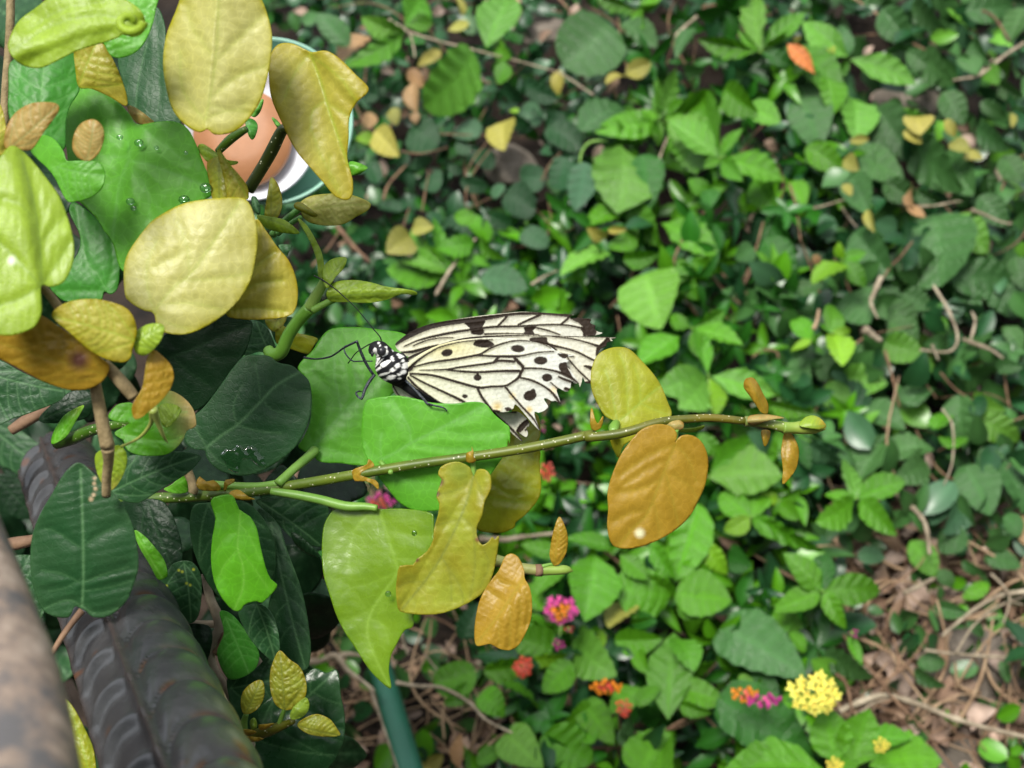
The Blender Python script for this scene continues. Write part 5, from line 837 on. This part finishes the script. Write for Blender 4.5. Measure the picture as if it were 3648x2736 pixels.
# --- middle right
sprig('MR', (395, 705), [(320, 410, .3), (110, 800, .5, 'p'), (780, 810, .36, 'p'), (450, 940, .45, 'l'), (250, 900, .5, 'p')], 'four-pointed bright shoot beside the folded amber leaf', .45, 'g', 'se', .11)
sprig('MR', (300, 435), [(600, 520, .45), (165, 360, .5), (500, 340, .4), (340, 600, .4)], 'bright shoot with a lobed leaf just above the four-pointed one', .45, 'g', 'se', .1)
plant('leafy_shoot', 'MR', (100, 550), 'pair of green leaves just above the olive amber leaf', 'shoot', [(225, 480, -10, 640, .55, 'g', 'se'), (30, 110, 110, 410, .8, 'p', 'ov'), (180, 90, 330, 270, .5, 'g'), (300, 50, 520, 110, .5, 'g')], 'broad-leaved shoots on the bank', .09)
sprig('MR', (1110, 460), [(1180, 630, .55, 'l'), (1120, 280, .6), (1225, 450, .4, 'l'), (1040, 400, .4)], 'small four-leaved bright sprig in front of the grey-green leaves', .5, 'g', 'ov', .12)
sprig('MR', (990, 500), [(875, 350, .5), (865, 560, .5, 'l'), (1040, 560, .5), (1050, 460, .4)], 'smaller sprig directly left of the four-leaved bright one', .5, 'g', 'ov', .11)
fig2 = [(1180, 240, 1320, 390, .8), (1180, 720, 1420, 770, .72, 'p'), (1010, 640, 1160, 700, .85), (1050, 800, 1200, 850, .95, 'p', 'rd'), (1090, 850, 1360, 880, .75, 'd'), (1320, 900, 1530, 1010, .75), (1290, 1120, 1490, 1180, .75), (1470, 1130, 1700, 1120, .85), (1440, 400, 1600, 520, .85), (1420, 520, 1630, 610, .75, 'p'), (1420, 300, 1600, 440, .7), (1600, 620, 1755, 700, .7, 'p'), (1810, 710, 2060, 700, .75), (1530, 860, 1700, 760, .65), (1830, 810, 1850, 1120, .62), (1920, 850, 2090, 920, .65, 'p'), (1940, 960, 2195, 1090, .52, 'p'), (1950, 1180, 2100, 1180, .7), (1870, 1220, 2030, 1490, .65), (2100, 1190, 2230, 1470, .65), (1600, 1400, 1830, 1380, .45, 'b'), (1520, 240, 1690, 330, .6), (1390, 200, 1500, 330, .7), (1830, 90, 1960, 400, .42), (1940, 90, 2212, 340, .62), (1690, 400, 1765, 450, .9, 'g', 'rd'), (2040, 650, 2190, 660, .5), (1300, 300, 1410, 370, .6), (1180, 560, 1350, 640, .7), (900, 620, 950, 820, .55), (1400, 1080, 1260, 1290, .7), (1650, 1200, 1500, 1320, .6), (1740, 1350, 1700, 1560, .6, 'b'), (1850, 1460, 1770, 1600, .6, 'b'), (2110, 1500, 2190, 1640, .6), (2100, 120, 2180, -40, .6), (1100, 170, 1060, 270, .6, 'b'), (880, 200, 1060, 200, .45), (2100, 420, 2210, 540, .6), (1700, 1000, 1800, 900, .5, 'g'), (1760, 1060, 1830, 1110, .8, 'g', 'rd'), (1200, 1250, 1130, 1100, .5, 'd'), (1500, 30, 1560, 170, .6)]
plant('vine', 'MR', (1700, 800), 'climbing vine of rounded grey-green leaves filling the right middle', 'vine', [l[:5] + ((l[5] if len(l) > 5 else 'm'), (l[6] if len(l) > 6 else ('ht' if i % 2 else 'ov'))) for i, l in enumerate(fig2)], GV, .07)
plant('leafy_shoot', 'MR', (700, 1250), 'broad lobed toothed leaves right of the large amber heart-shaped leaf', 'shoot', [(400, 1290, 830, 1270, .75, 'p', 'se'), (410, 1270, 640, 1060, .5, 'g', 'se'), (330, 1050, 480, 1180, .5, 'g'), (900, 1050, 1160, 1220, .5, 'b'), (740, 880, 1000, 930, .32, 'g'), (850, 900, 980, 1080, .4, 'g'), (900, 1060, 980, 1240, .4, 'k')], 'broad-leaved shoots on the bank', .1)
sprig('MR', (1250, 1415), [(1190, 1170, .42, 'p'), (1530, 1300, .45), (1040, 1570, .5), (1460, 1620, .42), (1060, 1390, .35)], 'five-leaved bright shoot low in the right half, above the dead leaves', .45, 'g', 'ov', .12)
sprig('MR', (640, 1520), [(720, 1370, .6), (490, 1620, .6, 'l'), (850, 1660, .42), (450, 1380, .55), (1050, 1740, .3)], 'rosette of rounded light green leaves under the lobed toothed ones', .5, 'g', 'ov', .11)
sprig('MR', (800, 1430), [(940, 1360, .55), (900, 1530, .5), (740, 1550, .5), (700, 1400, .5, 'l')], 'small rosette touching the rounded light green one', .5, 'g', 'ov', .09)
twig('MR', [(1690, 190), (1780, 340), (1830, 490), (1780, 570), (1610, 560)], 17, 'wood', 'hooked tan twig in the grey-green vine', .1, [([(1680, 530), (1720, 620)], 15)])
twig('MR', [(1860, 500), (1970, 540), (2030, 565), (2090, 610)], 22, 'wood', 'pale broken twig pointing right beside the hooked one', .1, [([(1900, 520), (1930, 400), (1910, 340)], 14)])
twig('MR', [(1410, 560), (1450, 700), (1495, 890)], 13, 'brown', 'knobbly brown twig hanging below the pale curled bark', .08)
twig('MR', [(1210, 550), (1290, 535), (1380, 555)], 20, 'wood', 'short thick pale twig beside the small bright sprig', .05)
twig('MR', [(1290, 440), (1330, 470), (1390, 510)], 38, 'wood', 'fat pale curl of bark in the vine', .11)
twig('MR', [(1390, 140), (1350, 230), (1330, 290), (1370, 380)], 22, 'wood', 'upright pale strip of bark above the fat curl', .11)
twig('MR', [(1450, 1370), (1560, 1460), (1640, 1560), (1670, 1740)], 27, 'wood', 'thick pale bent twig above the dead leaves', .09)
twig('MR', [(1740, 900), (1800, 1000), (1800, 1200), (1750, 1340)], 11, 'wood', 'thin curved twig beside the tall oval leaf', .09)
twig('MR', [(1730, 690), (1820, 790), (1940, 860)], 10, 'brown', 'straight brown stalk crossing above the tall oval leaf', .08, [([(1590, 660), (1650, 760), (1710, 840)], 8)])
twig('MR', [(710, 560), (790, 575), (790, 680), (730, 750)], 14, 'brown', 'reddish claw-shaped twig in the dark gap', .07, [([(790, 680), (860, 690)], 9), ([(650, 600), (700, 560)], 9)])
twig('MR', [(655, -20), (625, 130), (550, 260)], 12, 'brown', 'thin reddish twig falling into the dark gap', .07, [([(470, 120), (560, 190), (620, 240)], 11)])
twig('MR', [(2100, 700), (2120, 850), (2170, 1000)], 11, 'brown', 'thin twig at the right edge of the middle', .06)
twig('MR', [(1000, 440), (1020, 390), (1030, 330)], 13, 'straw', 'small upright dry stalk in the small bright sprig', .13)
# --- lower right
sprig('BR', (1050, 640), [(780, 750, .46), (1400, 640, .45), (850, 420, .52), (1060, 410, .5, 'k'), (1180, 860, .45), (960, 540, .3)], 'large five-leaved shoot standing over the dead leaves', .45, 'g', 'ov', .12)
plant('leafy_shoot', 'BR', (150, 600), 'rounded matt green leaves below the amber heart-shaped leaf', 'shoot', [(500, 440, 630, 490, .75, 'k'), (370, 370, 495, 550, .6, 'l'), (-30, 620, 210, 650, .85, 'g', 'rd'), (200, 650, 520, 680, .72, 'g'), (340, 130, 220, 580, .42, 'g'), (60, 380, 190, 560, .5, 'g')], 'broad-leaved shoots on the bank', .09)
plant('leafy_shoot', 'BR', (180, 1350), 'tall pale leaf standing upright left of the pink and orange flowers', 'shoot', [(160, 1370, 190, 840, .42, 'p', 'na'), (200, 1200, 480, 1270, .5, 'g'), (220, 1290, 410, 1350, .5, 'g'), (280, 1100, 470, 1060, .5, 'g'), (100, 1720, 150, 1420, .72, 'g', 'ht'), (200, 900, 330, 1060, .6, 'g'), (-20, 1300, 100, 1180, .5, 'g')], 'broad-leaved shoots on the bank', .1)
plant('lantana', 'BR', (1080, 1600), 'flowering shrub with deep green ribbed leaves and a yellow flower head', 'shrub', [(490, 1260, 1040, 1600, .5, 'k', 'ht'), (1130, 1640, 1080, 1300, .62, 'g', 'se'), (1230, 1660, 1330, 1320, .75, 'g', 'se'), (1320, 1640, 1740, 1600, .62, 'g', 'se'), (1060, 1660, 500, 1640, .5, 'g', 'se'), (1300, 1500, 1560, 1480, .5, 'g', 'se'), (800, 1560, 600, 1700, .6, 'g', 'se'), (1150, 1700, 1250, 1560, .6, 'g', 'se')], None, .12)
plant('leafy_shoot', 'BR', (700, 1000), 'dull grey-green broad leaves above the yellow flower head', 'shoot', [(490, 850, 960, 1090, .62, 'm', 'ht'), (1060, 1000, 1330, 1150, .6, 'm'), (650, 1110, 800, 1250, .5, 'm'), (580, 1120, 650, 1230, .6, 'p'), (880, 820, 700, 870, .5, 'g'), (860, 880, 960, 990, .5, 'g'), (760, 780, 940, 850, .6, 'g'), (1200, 900, 1280, 1060, .3, 'g')], 'broad-leaved shoots on the bank', .09)
plant('vine', 'BR', (1700, 500), 'few small grey leaves scattered over the dead leaves and twigs', 'vine', [(1560, 350, 1715, 550, .55, 'p'), (1710, 340, 1870, 350, .85, 'm', 'rd'), (1250, 430, 1410, 440, .6, 'b'), (1690, 730, 1890, 770, .45, 'm'), (1570, 1100, 1740, 1200, .5, 'm'), (1600, 1060, 1770, 1050, .5, 'm'), (2080, 1040, 2130, 1160, .5, 'm'), (1850, 470, 1990, 560, .5, 'm'), (2010, 600, 1850, 680, .5, 'g'), (2090, 320, 2200, 260, .6, 'm'), (1880, 820, 2000, 900, .4, 'm'), (2180, 200, 2230, 380, .5, 't'), (1150, 300, 1220, 420, .5, 'm'), (1980, 160, 2100, 260, .5, 'm'), (1980, 440, 2190, 480, .5, 'm'), (1720, 520, 1800, 620, .6, 'm')], GV, .06)
twig('BR', [(1150, 1330), (1290, 1270), (1420, 1240), (1600, 1290), (1800, 1370), (2000, 1430), (2260, 1490)], 33, 'wood', 'long thick pale branch crossing the bottom right corner', .07)
twig('BR', [(2260, 640), (2100, 660), (1950, 730), (1820, 830), (1740, 900)], 21, 'wood', 'arched pale grey twig at the right edge', .09)
twig('BR', [(2260, 660), (2080, 720), (1930, 830), (1860, 930), (1820, 1000)], 14, 'wood', 'thinner twig running just under the arched pale grey one', .08)
twig('BR', [(1170, 890), (1280, 1030), (1400, 1180), (1500, 1300), (1620, 1420), (1830, 1700)], 17, 'brown', 'long straight brown stalk slanting down behind the yellow flower', .08)
twig('BR', [(1200, 1200), (1330, 1190), (1480, 1110), (1600, 990), (1680, 850)], 15, 'brown', 'curved reddish twig above the thick pale branch', .07, [([(1480, 1110), (1490, 1020), (1460, 910)], 14)])
twig('BR', [(1130, 1120), (1190, 1180), (1225, 1350)], 19, 'brown', 'short bent brown stalk right of the yellow flower', .09)
twig('BR', [(1520, 650), (1610, 610), (1700, 565)], 30, 'wood', 'short pale broken stick lying on the dead leaves', .09)
twig('BR', [(1640, 980), (1800, 1000), (2100, 1020), (2150, 1010)], 16, 'wood', 'straight pale twig lying across the grey stone', .07)
twig('BR', [(2212, 830), (2160, 950), (2140, 1100), (2190, 1230)], 12, 'brown', 'hanging root at the right edge beside the stone', .08)
twig('BR', [(1400, 650), (1480, 590), (1600, 500), (1640, 440)], 12, 'brown', 'thin twig above the short pale broken stick', .08)
twig('BR', [(1240, 1390), (1320, 1300), (1430, 1260)], 14, 'wood', 'thin side root under the thick pale branch', .09)
twig('BR', [(1660, 1540), (1760, 1500), (1900, 1480), (2000, 1560)], 9, 'brown', 'reddish root below the thick pale branch', .06, [([(1900, 1490), (1930, 1600), (1890, 1700)], 9), ([(1780, 1380), (1850, 1500), (1960, 1620)], 9)])
twig('BR', [(150, 1440), (240, 1390), (350, 1350), (460, 1450), (560, 1530)], 13, 'brown', 'angular dry stalk at the bottom right of centre', .09)
twig('BR', [(2020, 540), (2100, 620), (2130, 700), (2090, 830)], 14, 'wood', 'ragged pale twig on top of the arched one', .1, [([(2130, 700), (2212, 720)], 10)])
# --- bottom centre
plant('leafy_shoot', 'BC', (950, 790), 'small rounded leaves left of the orange-red flower head', 'shoot', [(940, 780, 705, 850, .72, 'g', 'rd'), (985, 780, 1270, 720, .55, 'g'), (1250, 720, 1470, 700, .42, 'l'), (900, 850, 780, 980, .6, 'g')], 'broad-leaved shoots on the bank', .09)
plant('lantana', 'BC', (1350, 640), 'flowering shrub with matt green leaves and pink and orange-red heads', 'shrub', [(1360, 650, 1110, 560, .75, 'g', 'ht'), (1510, 600, 1670, 820, .8, 'p', 'ht'), (1480, 620, 1650, 640, .6, 'g'), (1240, 500, 1400, 560, .5, 'g'), (1180, 850, 1280, 990, .8, 'g', 'ht'), (1480, 720, 1330, 900, .6, 'g'), (1590, 980, 1440, 1080, .8, 'g', 'ht'), (1550, 960, 1720, 1180, .6, 'g', 'ht'), (1110, 1130, 1300, 1300, .7, 'p', 'ht'), (1330, 1150, 1600, 1310, .8, 'g', 'ht'), (980, 900, 1110, 1030, .8, 'g', 'ht'), (1850, 870, 1700, 1000, .6, 'g'), (1890, 940, 1780, 860, .6, 'g'), (860, 600, 960, 400, .6, 'd'), (1190, 300, 1320, 420, .6, 'g'), (1340, 520, 1250, 460, .5, 'g'), (1600, 1180, 1530, 1060, .7, 'g'), (950, 1300, 1080, 1200, .5, 'g'), (1750, 1180, 1850, 1050, .6, 'm')], None, .09, [([(1410, 440), (1420, 520), (1400, 640)], 8, 'stem2'), ([(1700, 860), (1720, 790), (1722, 720)], 11, 'brown')])
plant('leafy_shoot', 'BC', (1610, 130), 'bright drooping toothed leaf between the amber leaves and the flowers', 'shoot', [(1610, 110, 1560, 480, .6, 'g', 'se'), (1700, 80, 1450, 20, .4, 'g'), (1420, 110, 1200, 60, .4, 'g'), (1400, 170, 1280, 330, .6, 'g'), (1750, 120, 1900, 260, .5, 'g', 'se')], 'broad-leaved shoots on the bank', .11)
plant('leafy_shoot', 'BC', (1900, 500), 'kidney-curved yellowish leaf and plain green leaves right of the pink flower', 'shoot', [(2040, 350, 1740, 300, .72, 'g', 'rd'), (2080, 370, 2240, 450, .85, 'g'), (1800, 380, 1690, 510, .7, 'y'), (1650, 540, 1620, 680, .42, 'l'), (1720, 610, 1980, 600, .55, 'g'), (1830, 660, 1900, 780, .5, 'g'), (1860, 1340, 2020, 1080, .85, 'g', 'ht'), (1810, 520, 1950, 480, .5, 'g')], 'broad-leaved shoots on the bank', .09)
twig('BC', [(-60, 720), (60, 720), (150, 690), (220, 770), (300, 830), (370, 890)], 30, 'wood', 'pale forked branch passing behind the green pole', .12, [([(150, 700), (220, 680), (320, 690)], 26)])
twig('BC', [(490, 840), (620, 860), (750, 870), (900, 950), (1000, 1050), (1160, 1130)], 19, 'wood', 'long curved tan twig right of the green pole', .1)
twig('BC', [(350, 880), (390, 1000), (430, 1120), (510, 1350)], 14, 'wood', 'thin tan stalk running down along the green pole', .15)
twig('BC', [(960, 30), (1100, 35), (1200, 20), (1390, 0)], 26, 'wood', 'pale pinkish branch behind the small upright amber leaf', .12)
twig('BC', [(-20, 460), (50, 400), (140, 350)], 20, 'wood', 'pale twig emerging left of the hanging heart-shaped leaf', .12)
twig('BC', [(1950, 1130), (2080, 1090), (2230, 1030)], 14, 'brown', 'brown joint of stem at the bottom right of centre', .08)
twig('BC', [(650, 680), (700, 740), (745, 800)], 11, 'wood', 'small straight stick among the dry needles', .08)
twig('BC', [(520, 560), (535, 620), (560, 680)], 18, 'wood', 'stubby pale twig right of the hanging leaf tip', .1)
twig('BC', [(950, 1250), (1050, 1160), (1150, 1100)], 9, 'straw', 'dry straw stalk at the bottom of the soil patch', .05)
twig('BC', [(640, 450), (720, 480), (800, 520), (930, 620)], 12, 'brown', 'reddish twig under the chewed leaf', .05)
twig('BC', [(1560, 1321), (1650, 1250), (1720, 1200)], 13, 'brown', 'brown stalk at the bottom edge below the orange flower heads', .07)
tag(bgleaf(empty('dead_leaf', P(*F('BC', (830, 1200)), 1.0), 'curled brown dead leaf standing in the soil patch', 'leaf'), 'BC', (840, 1330), (835, 1130), .35, 't', 'na', .04, .05, 'blade'))
tag(bgleaf(empty('dead_leaf', P(*F('BC', (700, 1290)), 1.0), 'yellow fallen leaf at the foot of the green pole', 'leaf'), 'BC', (630, 1340), (760, 1250), .6, 'y', 'ov', .03, .03, 'blade'))

# --- flower heads: many small lobed florets on a dome
FC = dict(pink=(.72, .10, .40), mag=(.50, .04, .28), yel=(.90, .86, .16), oran=(.80, .30, .02), red=(.70, .10, .06), lem=(.82, .75, .12), cor=(.75, .16, .12))
def flower(fr, c, rx, ry, cin, cout, label, n=26, h=.14, group='lantana flower heads'):
    q = F(fr, c); d = Dbg(*q) - h; px = TAN / 1824 * d * FR[fr][2]; ctr = P(q[0], q[1], d); parts = []
    for i in range(n):
        f = math.sqrt((i + .5) / n); a = i * 2.39996; ux, uy = rx * f * math.cos(a), ry * f * math.sin(a)
        p0 = np.array([ux * px, -uy * px, ((1 - f * f) * .5 + rb.uniform(-.07, .07)) * min(rx, ry) * px]); R_ = .27 * math.sqrt(rx * ry) * px * rb.uniform(.85, 1.15)
        nn_ = np.array([ux * px * .8, -uy * px * .8, .9 * min(rx, ry) * px]); nn_ /= np.linalg.norm(nn_); s = np.cross(nn_, [0, 1, .1]); s /= np.linalg.norm(s); u = np.cross(nn_, s); ro = rb.uniform(0, 6.28)
        V = [p0 - nn_ * R_ * .25]
        for k in range(20):
            an = ro + 2 * math.pi * k / 20; rr = R_ * (.66 + .34 * math.cos(4 * (an - ro)))
            V.append(p0 + (math.cos(an) * s + math.sin(an) * u) * rr * 1.0 + nn_ * rb.uniform(-.05, .12) * R_)
        V.append(p0 - nn_ * R_ * 2.2); Fc = [(0, 1 + k, 1 + (k + 1) % 20) for k in range(20)] + [(21, 1 + (k + 1) % 20, 1 + k) for k in range(0, 20, 1)]
        cc = np.array(FC[cin if f < .55 else cout]) * rb.uniform(.85, 1.12); C = np.vstack([cc * np.array([1, .75, .6])] + [cc] * 20 + [cc * .6]); parts.append((np.array(V) @ ROT.T + ctr, Fc, C))
    V, Fc, C = merge(parts); r_ = empty('flower', ctr, label, 'flower', group); mesh_obj('flower_head', V, Fc, M['pcol'], r_, np.clip(C, 0, .9), False)
    e = P(q[0] + 25, q[1] + 90, Dbg(*q) - .03); Vs, Fs = tubegeo([ctr - ROT @ np.array([0, 0, .004]), (ctr + e) / 2 - ROT @ np.array([0, 0, .006]), e], [.0011, .001, .0012], 6); mesh_obj('stalk', Vs, Fs, M['stem2'], r_, (1, 1, 1))
flower('BC', (1418, 430), 92, 80, 'oran', 'pink', 'pink lantana head with a yellow-orange centre', 22)
flower('BC', (1405, 625), 38, 34, 'mag', 'mag', 'small magenta bud cluster under the pink head with a yellow centre', 9); flower('BC', (1465, 540), 28, 22, 'mag', 'cor', 'tiny pink cluster between the pink head and the magenta buds', 6)
flower('BC', (1205, 752), 55, 62, 'cor', 'red', 'orange-red head left of the yellow-orange one', 20); flower('BC', (1680, 865), 95, 42, 'red', 'oran', 'flat head with yellow-orange florets around a red centre', 18)
flower('BC', (1772, 980), 46, 55, 'cor', 'red', 'coral red head directly below the flat yellow-orange one', 14); flower('BR', (1010, 1230), 150, 118, 'yel', 'yel', 'large bright yellow flower head', 26, .17)
flower('BR', (600, 1235), 80, 50, 'cor', 'oran', 'orange florets left of the magenta ones beside the yellow head', 14, .16); flower('BR', (710, 1270), 110, 45, 'pink', 'mag', 'magenta florets touching the left of the yellow head', 14, .16)
flower('BR', (1390, 1530), 50, 45, 'lem', 'lem', 'pale green-yellow bud head on the ribbed leaf', 16, .16); flower('BR', (1120, 1640), 55, 40, 'lem', 'lem', 'pale bud head at the bottom edge', 16, .16)
flower('D', (822, 1086), 34, 20, 'cor', 'pink', 'coral and pink head under the long branch, above the heart-shaped leaf', 16, .2); flower('D', (1180, 1018), 20, 20, 'red', 'cor', 'red head between the olive leaf and the amber one', 12, .15)
flower('D', (1172, 922), 8, 16, 'mag', 'mag', 'tiny magenta streak of petals right of the torn lower wing', 5, .15); flower('BR', (1230, 885), 28, 32, 'mag', 'mag', 'tiny purple flowers at the top of the long brown stalk', 6, .12)
flower('TR', (1105, 288), 24, 24, 'lem', 'lem', 'white bud on a thin stalk in the upper right', 6, .12); flower('D', (1797, 1197 - 1090), 3, 3, 'lem', 'lem', 'speck of a white bud near the top right', 3, .12)

# --- stones
def stone(fr, c, rx, ry, seed, label, h=.012):
    q = F(fr, c); d = Dbg(*q) - h; px = TAN / 1824 * d * FR[fr][2]; V, Fc = ball((0, 0, 0), 1, (1, 1, 1), 36, 22); r = np.random.RandomState(seed)
    ph = r.uniform(0, 6, (6, 3)); k = sum(np.sin(V @ r.normal(0, 2.2 + j, 3) + ph[j, 0]) * .09 / (1 + j * .5) for j in range(6)); V = V * (1 + k)[:, None] * np.array([rx * px, ry * px, min(rx, ry) * px * .45])
    tag(mesh_obj('stone', V @ ROT.T + P(q[0], q[1], d), Fc, M['stone']), label, 'stone')
stone('TC', (1000, 960), 150, 115, 1, 'bare brown stone framed by the small round dark leaves', .02); stone('TR', (1530, 570), 190, 110, 2, 'pale weathered rock under the upper right leaves', .03); stone('BR', (1950, 1080), 330, 220, 3, 'large grey stone under the twigs at the lower right', .02)
stone('TC', (1150, 170), 170, 80, 4, 'grey stone glimpsed at the top centre', .01); stone('BR', (1900, 1620), 300, 120, 5, 'flat stone at the bottom right edge', .01); stone('TC', (800, 560), 90, 130, 6, 'dim brown stone left of the small round dark leaves', .005)


# --- uncountable cover: low leaves, dead leaves, dry needles
LT = {k: template(k, 9, 5, 40 + i) for i, k in enumerate(('ov', 'rd', 'ht', 'na', 'se'))}
rc = np.random.RandomState(17)
def cover(name, n, sel, size, cols, kinds, hr, label, cat, m='cover', flatness=.62, aspect=(.45, .8), rosette=0):
    parts_V, parts_F, parts_C, nv = [], [], [], 0; cnt = 0
    while cnt < n:
        x, y = rc.uniform(480, 2420), rc.uniform(-200, 1850)
        if not sel(x, y): continue
        cnt += 1; k = kinds[rc.randint(len(kinds))]; V, Fc, C = LT[k]
        s = rc.uniform(*size) * 1.649 * TAN / 1824 * 1.15; h = rc.uniform(*hr); X, Y = x * 1.64919, y * 1.64919
        p0 = P(X, Y, Dbg(X, Y) - h); a = rc.uniform(0, 6.28); z = np.array([*rc.normal(0, flatness, 2), 1.0]); z /= np.linalg.norm(z)
        yv = np.array([math.cos(a), math.sin(a), 0]); yv = yv - z * (yv @ z); yv /= np.linalg.norm(yv); xv = np.cross(yv, z); wa = rc.uniform(*aspect)
        cb_ = np.array(BC[cols[rc.randint(len(cols))]] if isinstance(cols, str) else cols[rc.randint(len(cols))]) * rc.uniform(.65, 1.15)
        ros = m == 'cover' and rc.rand() < rosette; nl = rc.randint(4, 7) if ros else 1
        for li in range(nl):
            if ros:
                an = a + 6.28 * li / nl + rc.uniform(-.3, .3); rd = math.cos(an) * yv + math.sin(an) * xv; el = rc.uniform(-.25, .5)
                y2 = rd * math.cos(el) + z * math.sin(el); x2 = np.cross(y2, z); x2 /= np.linalg.norm(x2); z2 = np.cross(x2, y2); s2 = s * rc.uniform(.6, 1.05)
            else: y2, x2, z2, s2 = yv, xv, z, s
            W_ = (V * np.array([wa * (.8 if ros else 1), 1, .9 if m == 'cover' else 2.2]) * s2) @ np.array([x2, y2, z2]) @ ROT.T + p0
            c = cb_ * rc.uniform(.85, 1.15)
            parts_V.append(W_); parts_F += [tuple(i + nv for i in f) for f in Fc]; parts_C.append(C * c); nv += len(V)
    tag(mesh_obj(name, np.vstack(parts_V), parts_F, M[m], None, np.clip(np.vstack(parts_C), 0, .9)), label, cat, kind='stuff')
inp = lambda x, y, pg: inside(np.array([[x, y]]), pg)[0]
bare = lambda x, y: ((x - 1110) / 75) ** 2 + ((y - 356) / 62) ** 2 < 1
notlit = lambda x, y: not inp(x, y, soilpoly) and not inp(x, y, litpoly) and not bare(x, y)
edge = lambda x, y: (x + 60 * math.sin(y * .013)) 
cover('small_leaf_cover', 1700, lambda x, y: notlit(x, y) and x < 1330 and y < 700, (30, 56), 'dddddbmkk', ('rd', 'ov', 'ht'), (-.06, .045), 'low carpet of small round dark leaves at the top centre', 'ground cover')
cover('green_leaf_cover', 900, lambda x, y: notlit(x, y) and 1000 < edge(x, y) < 1800 and (y > 450 or x > 1300), (45, 100), 'ggkkgdkkdd', ('ov', 'se', 'ht', 'na'), (-.06, .09), 'low green leaves filling the middle of the bank', 'ground cover', rosette=.75, aspect=(.34, .62))
cover('grey_leaf_cover', 1700, lambda x, y: notlit(x, y) and edge(x, y) > 1660, (45, 92), 'mmmdmpddb', ('ov', 'ht', 'ov', 'na'), (-.06, .085), 'low grey-green leaves filling the right of the bank', 'ground cover', flatness=.8, rosette=.08)
cover('shade_leaf_cover', 340, lambda x, y: notlit(x, y) and x < 1100 and y > 600, (36, 75), 'gkkdd', ('ov', 'se'), (-.06, .04), 'low green leaves behind the butterfly\'s leaf', 'ground cover', rosette=.5)
cover('sparse_leaf_cover', 230, lambda x, y: inp(x, y, soilpoly) or inp(x, y, litpoly), (30, 60), 'gmmd', ('ov', 'rd'), (0, .05), 'scattered low leaves over the bare soil', 'ground cover')
LC = [(.30, .23, .17), (.40, .33, .26), (.17, .12, .08), (.48, .41, .34), (.33, .25, .17), (.30, .26, .22)]
cover('leaf_litter', 620, lambda x, y: inp(x, y, litpoly), (35, 80), LC, ('ov', 'na'), (-.01, .03), 'curled brown dead leaves piled at the lower right', 'leaf litter', 'litter', .8, (.3, .6))
cover('leaf_litter', 160, lambda x, y: inp(x, y, soilpoly), (25, 60), LC, ('ov', 'na'), (-.012, .012), 'brown crumbs of dead leaves on the dark soil', 'leaf litter', 'litter', .5, (.3, .6))
cover('leaf_litter', 420, lambda x, y: not bare(x, y), (25, 55), LC, ('ov', 'na'), (-.01, .035), 'brown dead leaves caught between the green ones', 'leaf litter', 'litter', .7, (.3, .6))
def needles(name, n, pg, label, hr=(-.005, .03), ln=(.03, .10), r=(.0005, .0011), m='straw'):
    parts = []
    while len(parts) < n:
        x, y = rc.uniform(pg[:, 0].min(), pg[:, 0].max()), rc.uniform(pg[:, 1].min(), pg[:, 1].max())
        if not inp(x, y, pg): continue
        X, Y = x * 1.64919, y * 1.64919; h = rc.uniform(*hr); a = rc.uniform(0, 3.14); L = rc.uniform(*ln); u = np.array([math.cos(a), math.sin(a), rc.uniform(-.1, .1)]); s = np.array([-u[1], u[0], rc.uniform(-.3, .6)]) * L * rc.uniform(-.3, .3)
        p0 = P(X, Y, Dbg(X, Y) - h); q = [p0 + ROT @ (u * L * t + s * 4 * t * (1 - t)) for t in (0, .3, .6, 1)]; rr = rc.uniform(*r); V, Fc = tubegeo(q, [rr, rr, rr * .9, rr * .5], 5, 3); parts.append((V, Fc, (1, 1, 1)))
    V, Fc, C = merge(parts); tag(mesh_obj(name, V, Fc, M[m], None, C), label, 'dry stalks', kind='stuff')
needles('dry_stalks', 90, soilpoly, 'thin reddish dry stalks tangled on the dark soil')
needles('dry_stalks', 70, litpoly, 'thin brown roots and stalks tangled over the dead leaves', (0, .05), (.03, .12), (.0006, .0016))
needles('dry_stalks', 120, np.array([(600, -50), (2230, -50), (2230, 1700), (1100, 1700), (1000, 700), (650, 600)], float), 'thin brown stems threading the low leaves', (0, .055), (.03, .11), (.0005, .0012), 'brown')

# --- unseen dark foliage wall, added behind the lens to darken reflections
hv, hf = [], []; ga = np.linspace(math.radians(170), math.radians(370), 160); hz = np.linspace(-1.3, 2.6, 60); gz = -.9
for prof in range(2):
    base = len(hv)
    for a in ga:
        for z in hz:
            n1 = .10 * math.sin(a * 37 + z * 5) * math.sin(z * 11 + a * 9) + .05 * math.sin(a * 91 + z * 23) * math.sin(z * 37)
            rr = (2.6 if prof == 0 else 3.4) + (n1 if prof == 0 else 0) + (.25 * max(0, z - 2.2)); hv.append((rr * math.cos(a), rr * math.sin(a) + .3, z + .08 * math.sin(a * 60)))
    for i in range(159):
        for j in range(59):
            q = base + i * 60 + j; hf.append((q, q + 1, q + 61, q + 60) if prof == 0 else (q, q + 60, q + 61, q + 1))
for i in range(159): a_, b_ = i * 60 + 59, 9600 + i * 60 + 59; hf.append((a_, b_, b_ + 60, a_ + 60))
M['sky_blocker'] = noisemat('sky_blocker_green', (.008, .03, .008), (.04, .11, .025), 9, .7, 1, .05)
tag(mesh_obj('sky_blocker', hv, hf, M['sky_blocker']), 'tall dark foliage wall added out of frame behind the lens to darken reflections', 'sky_blocker')
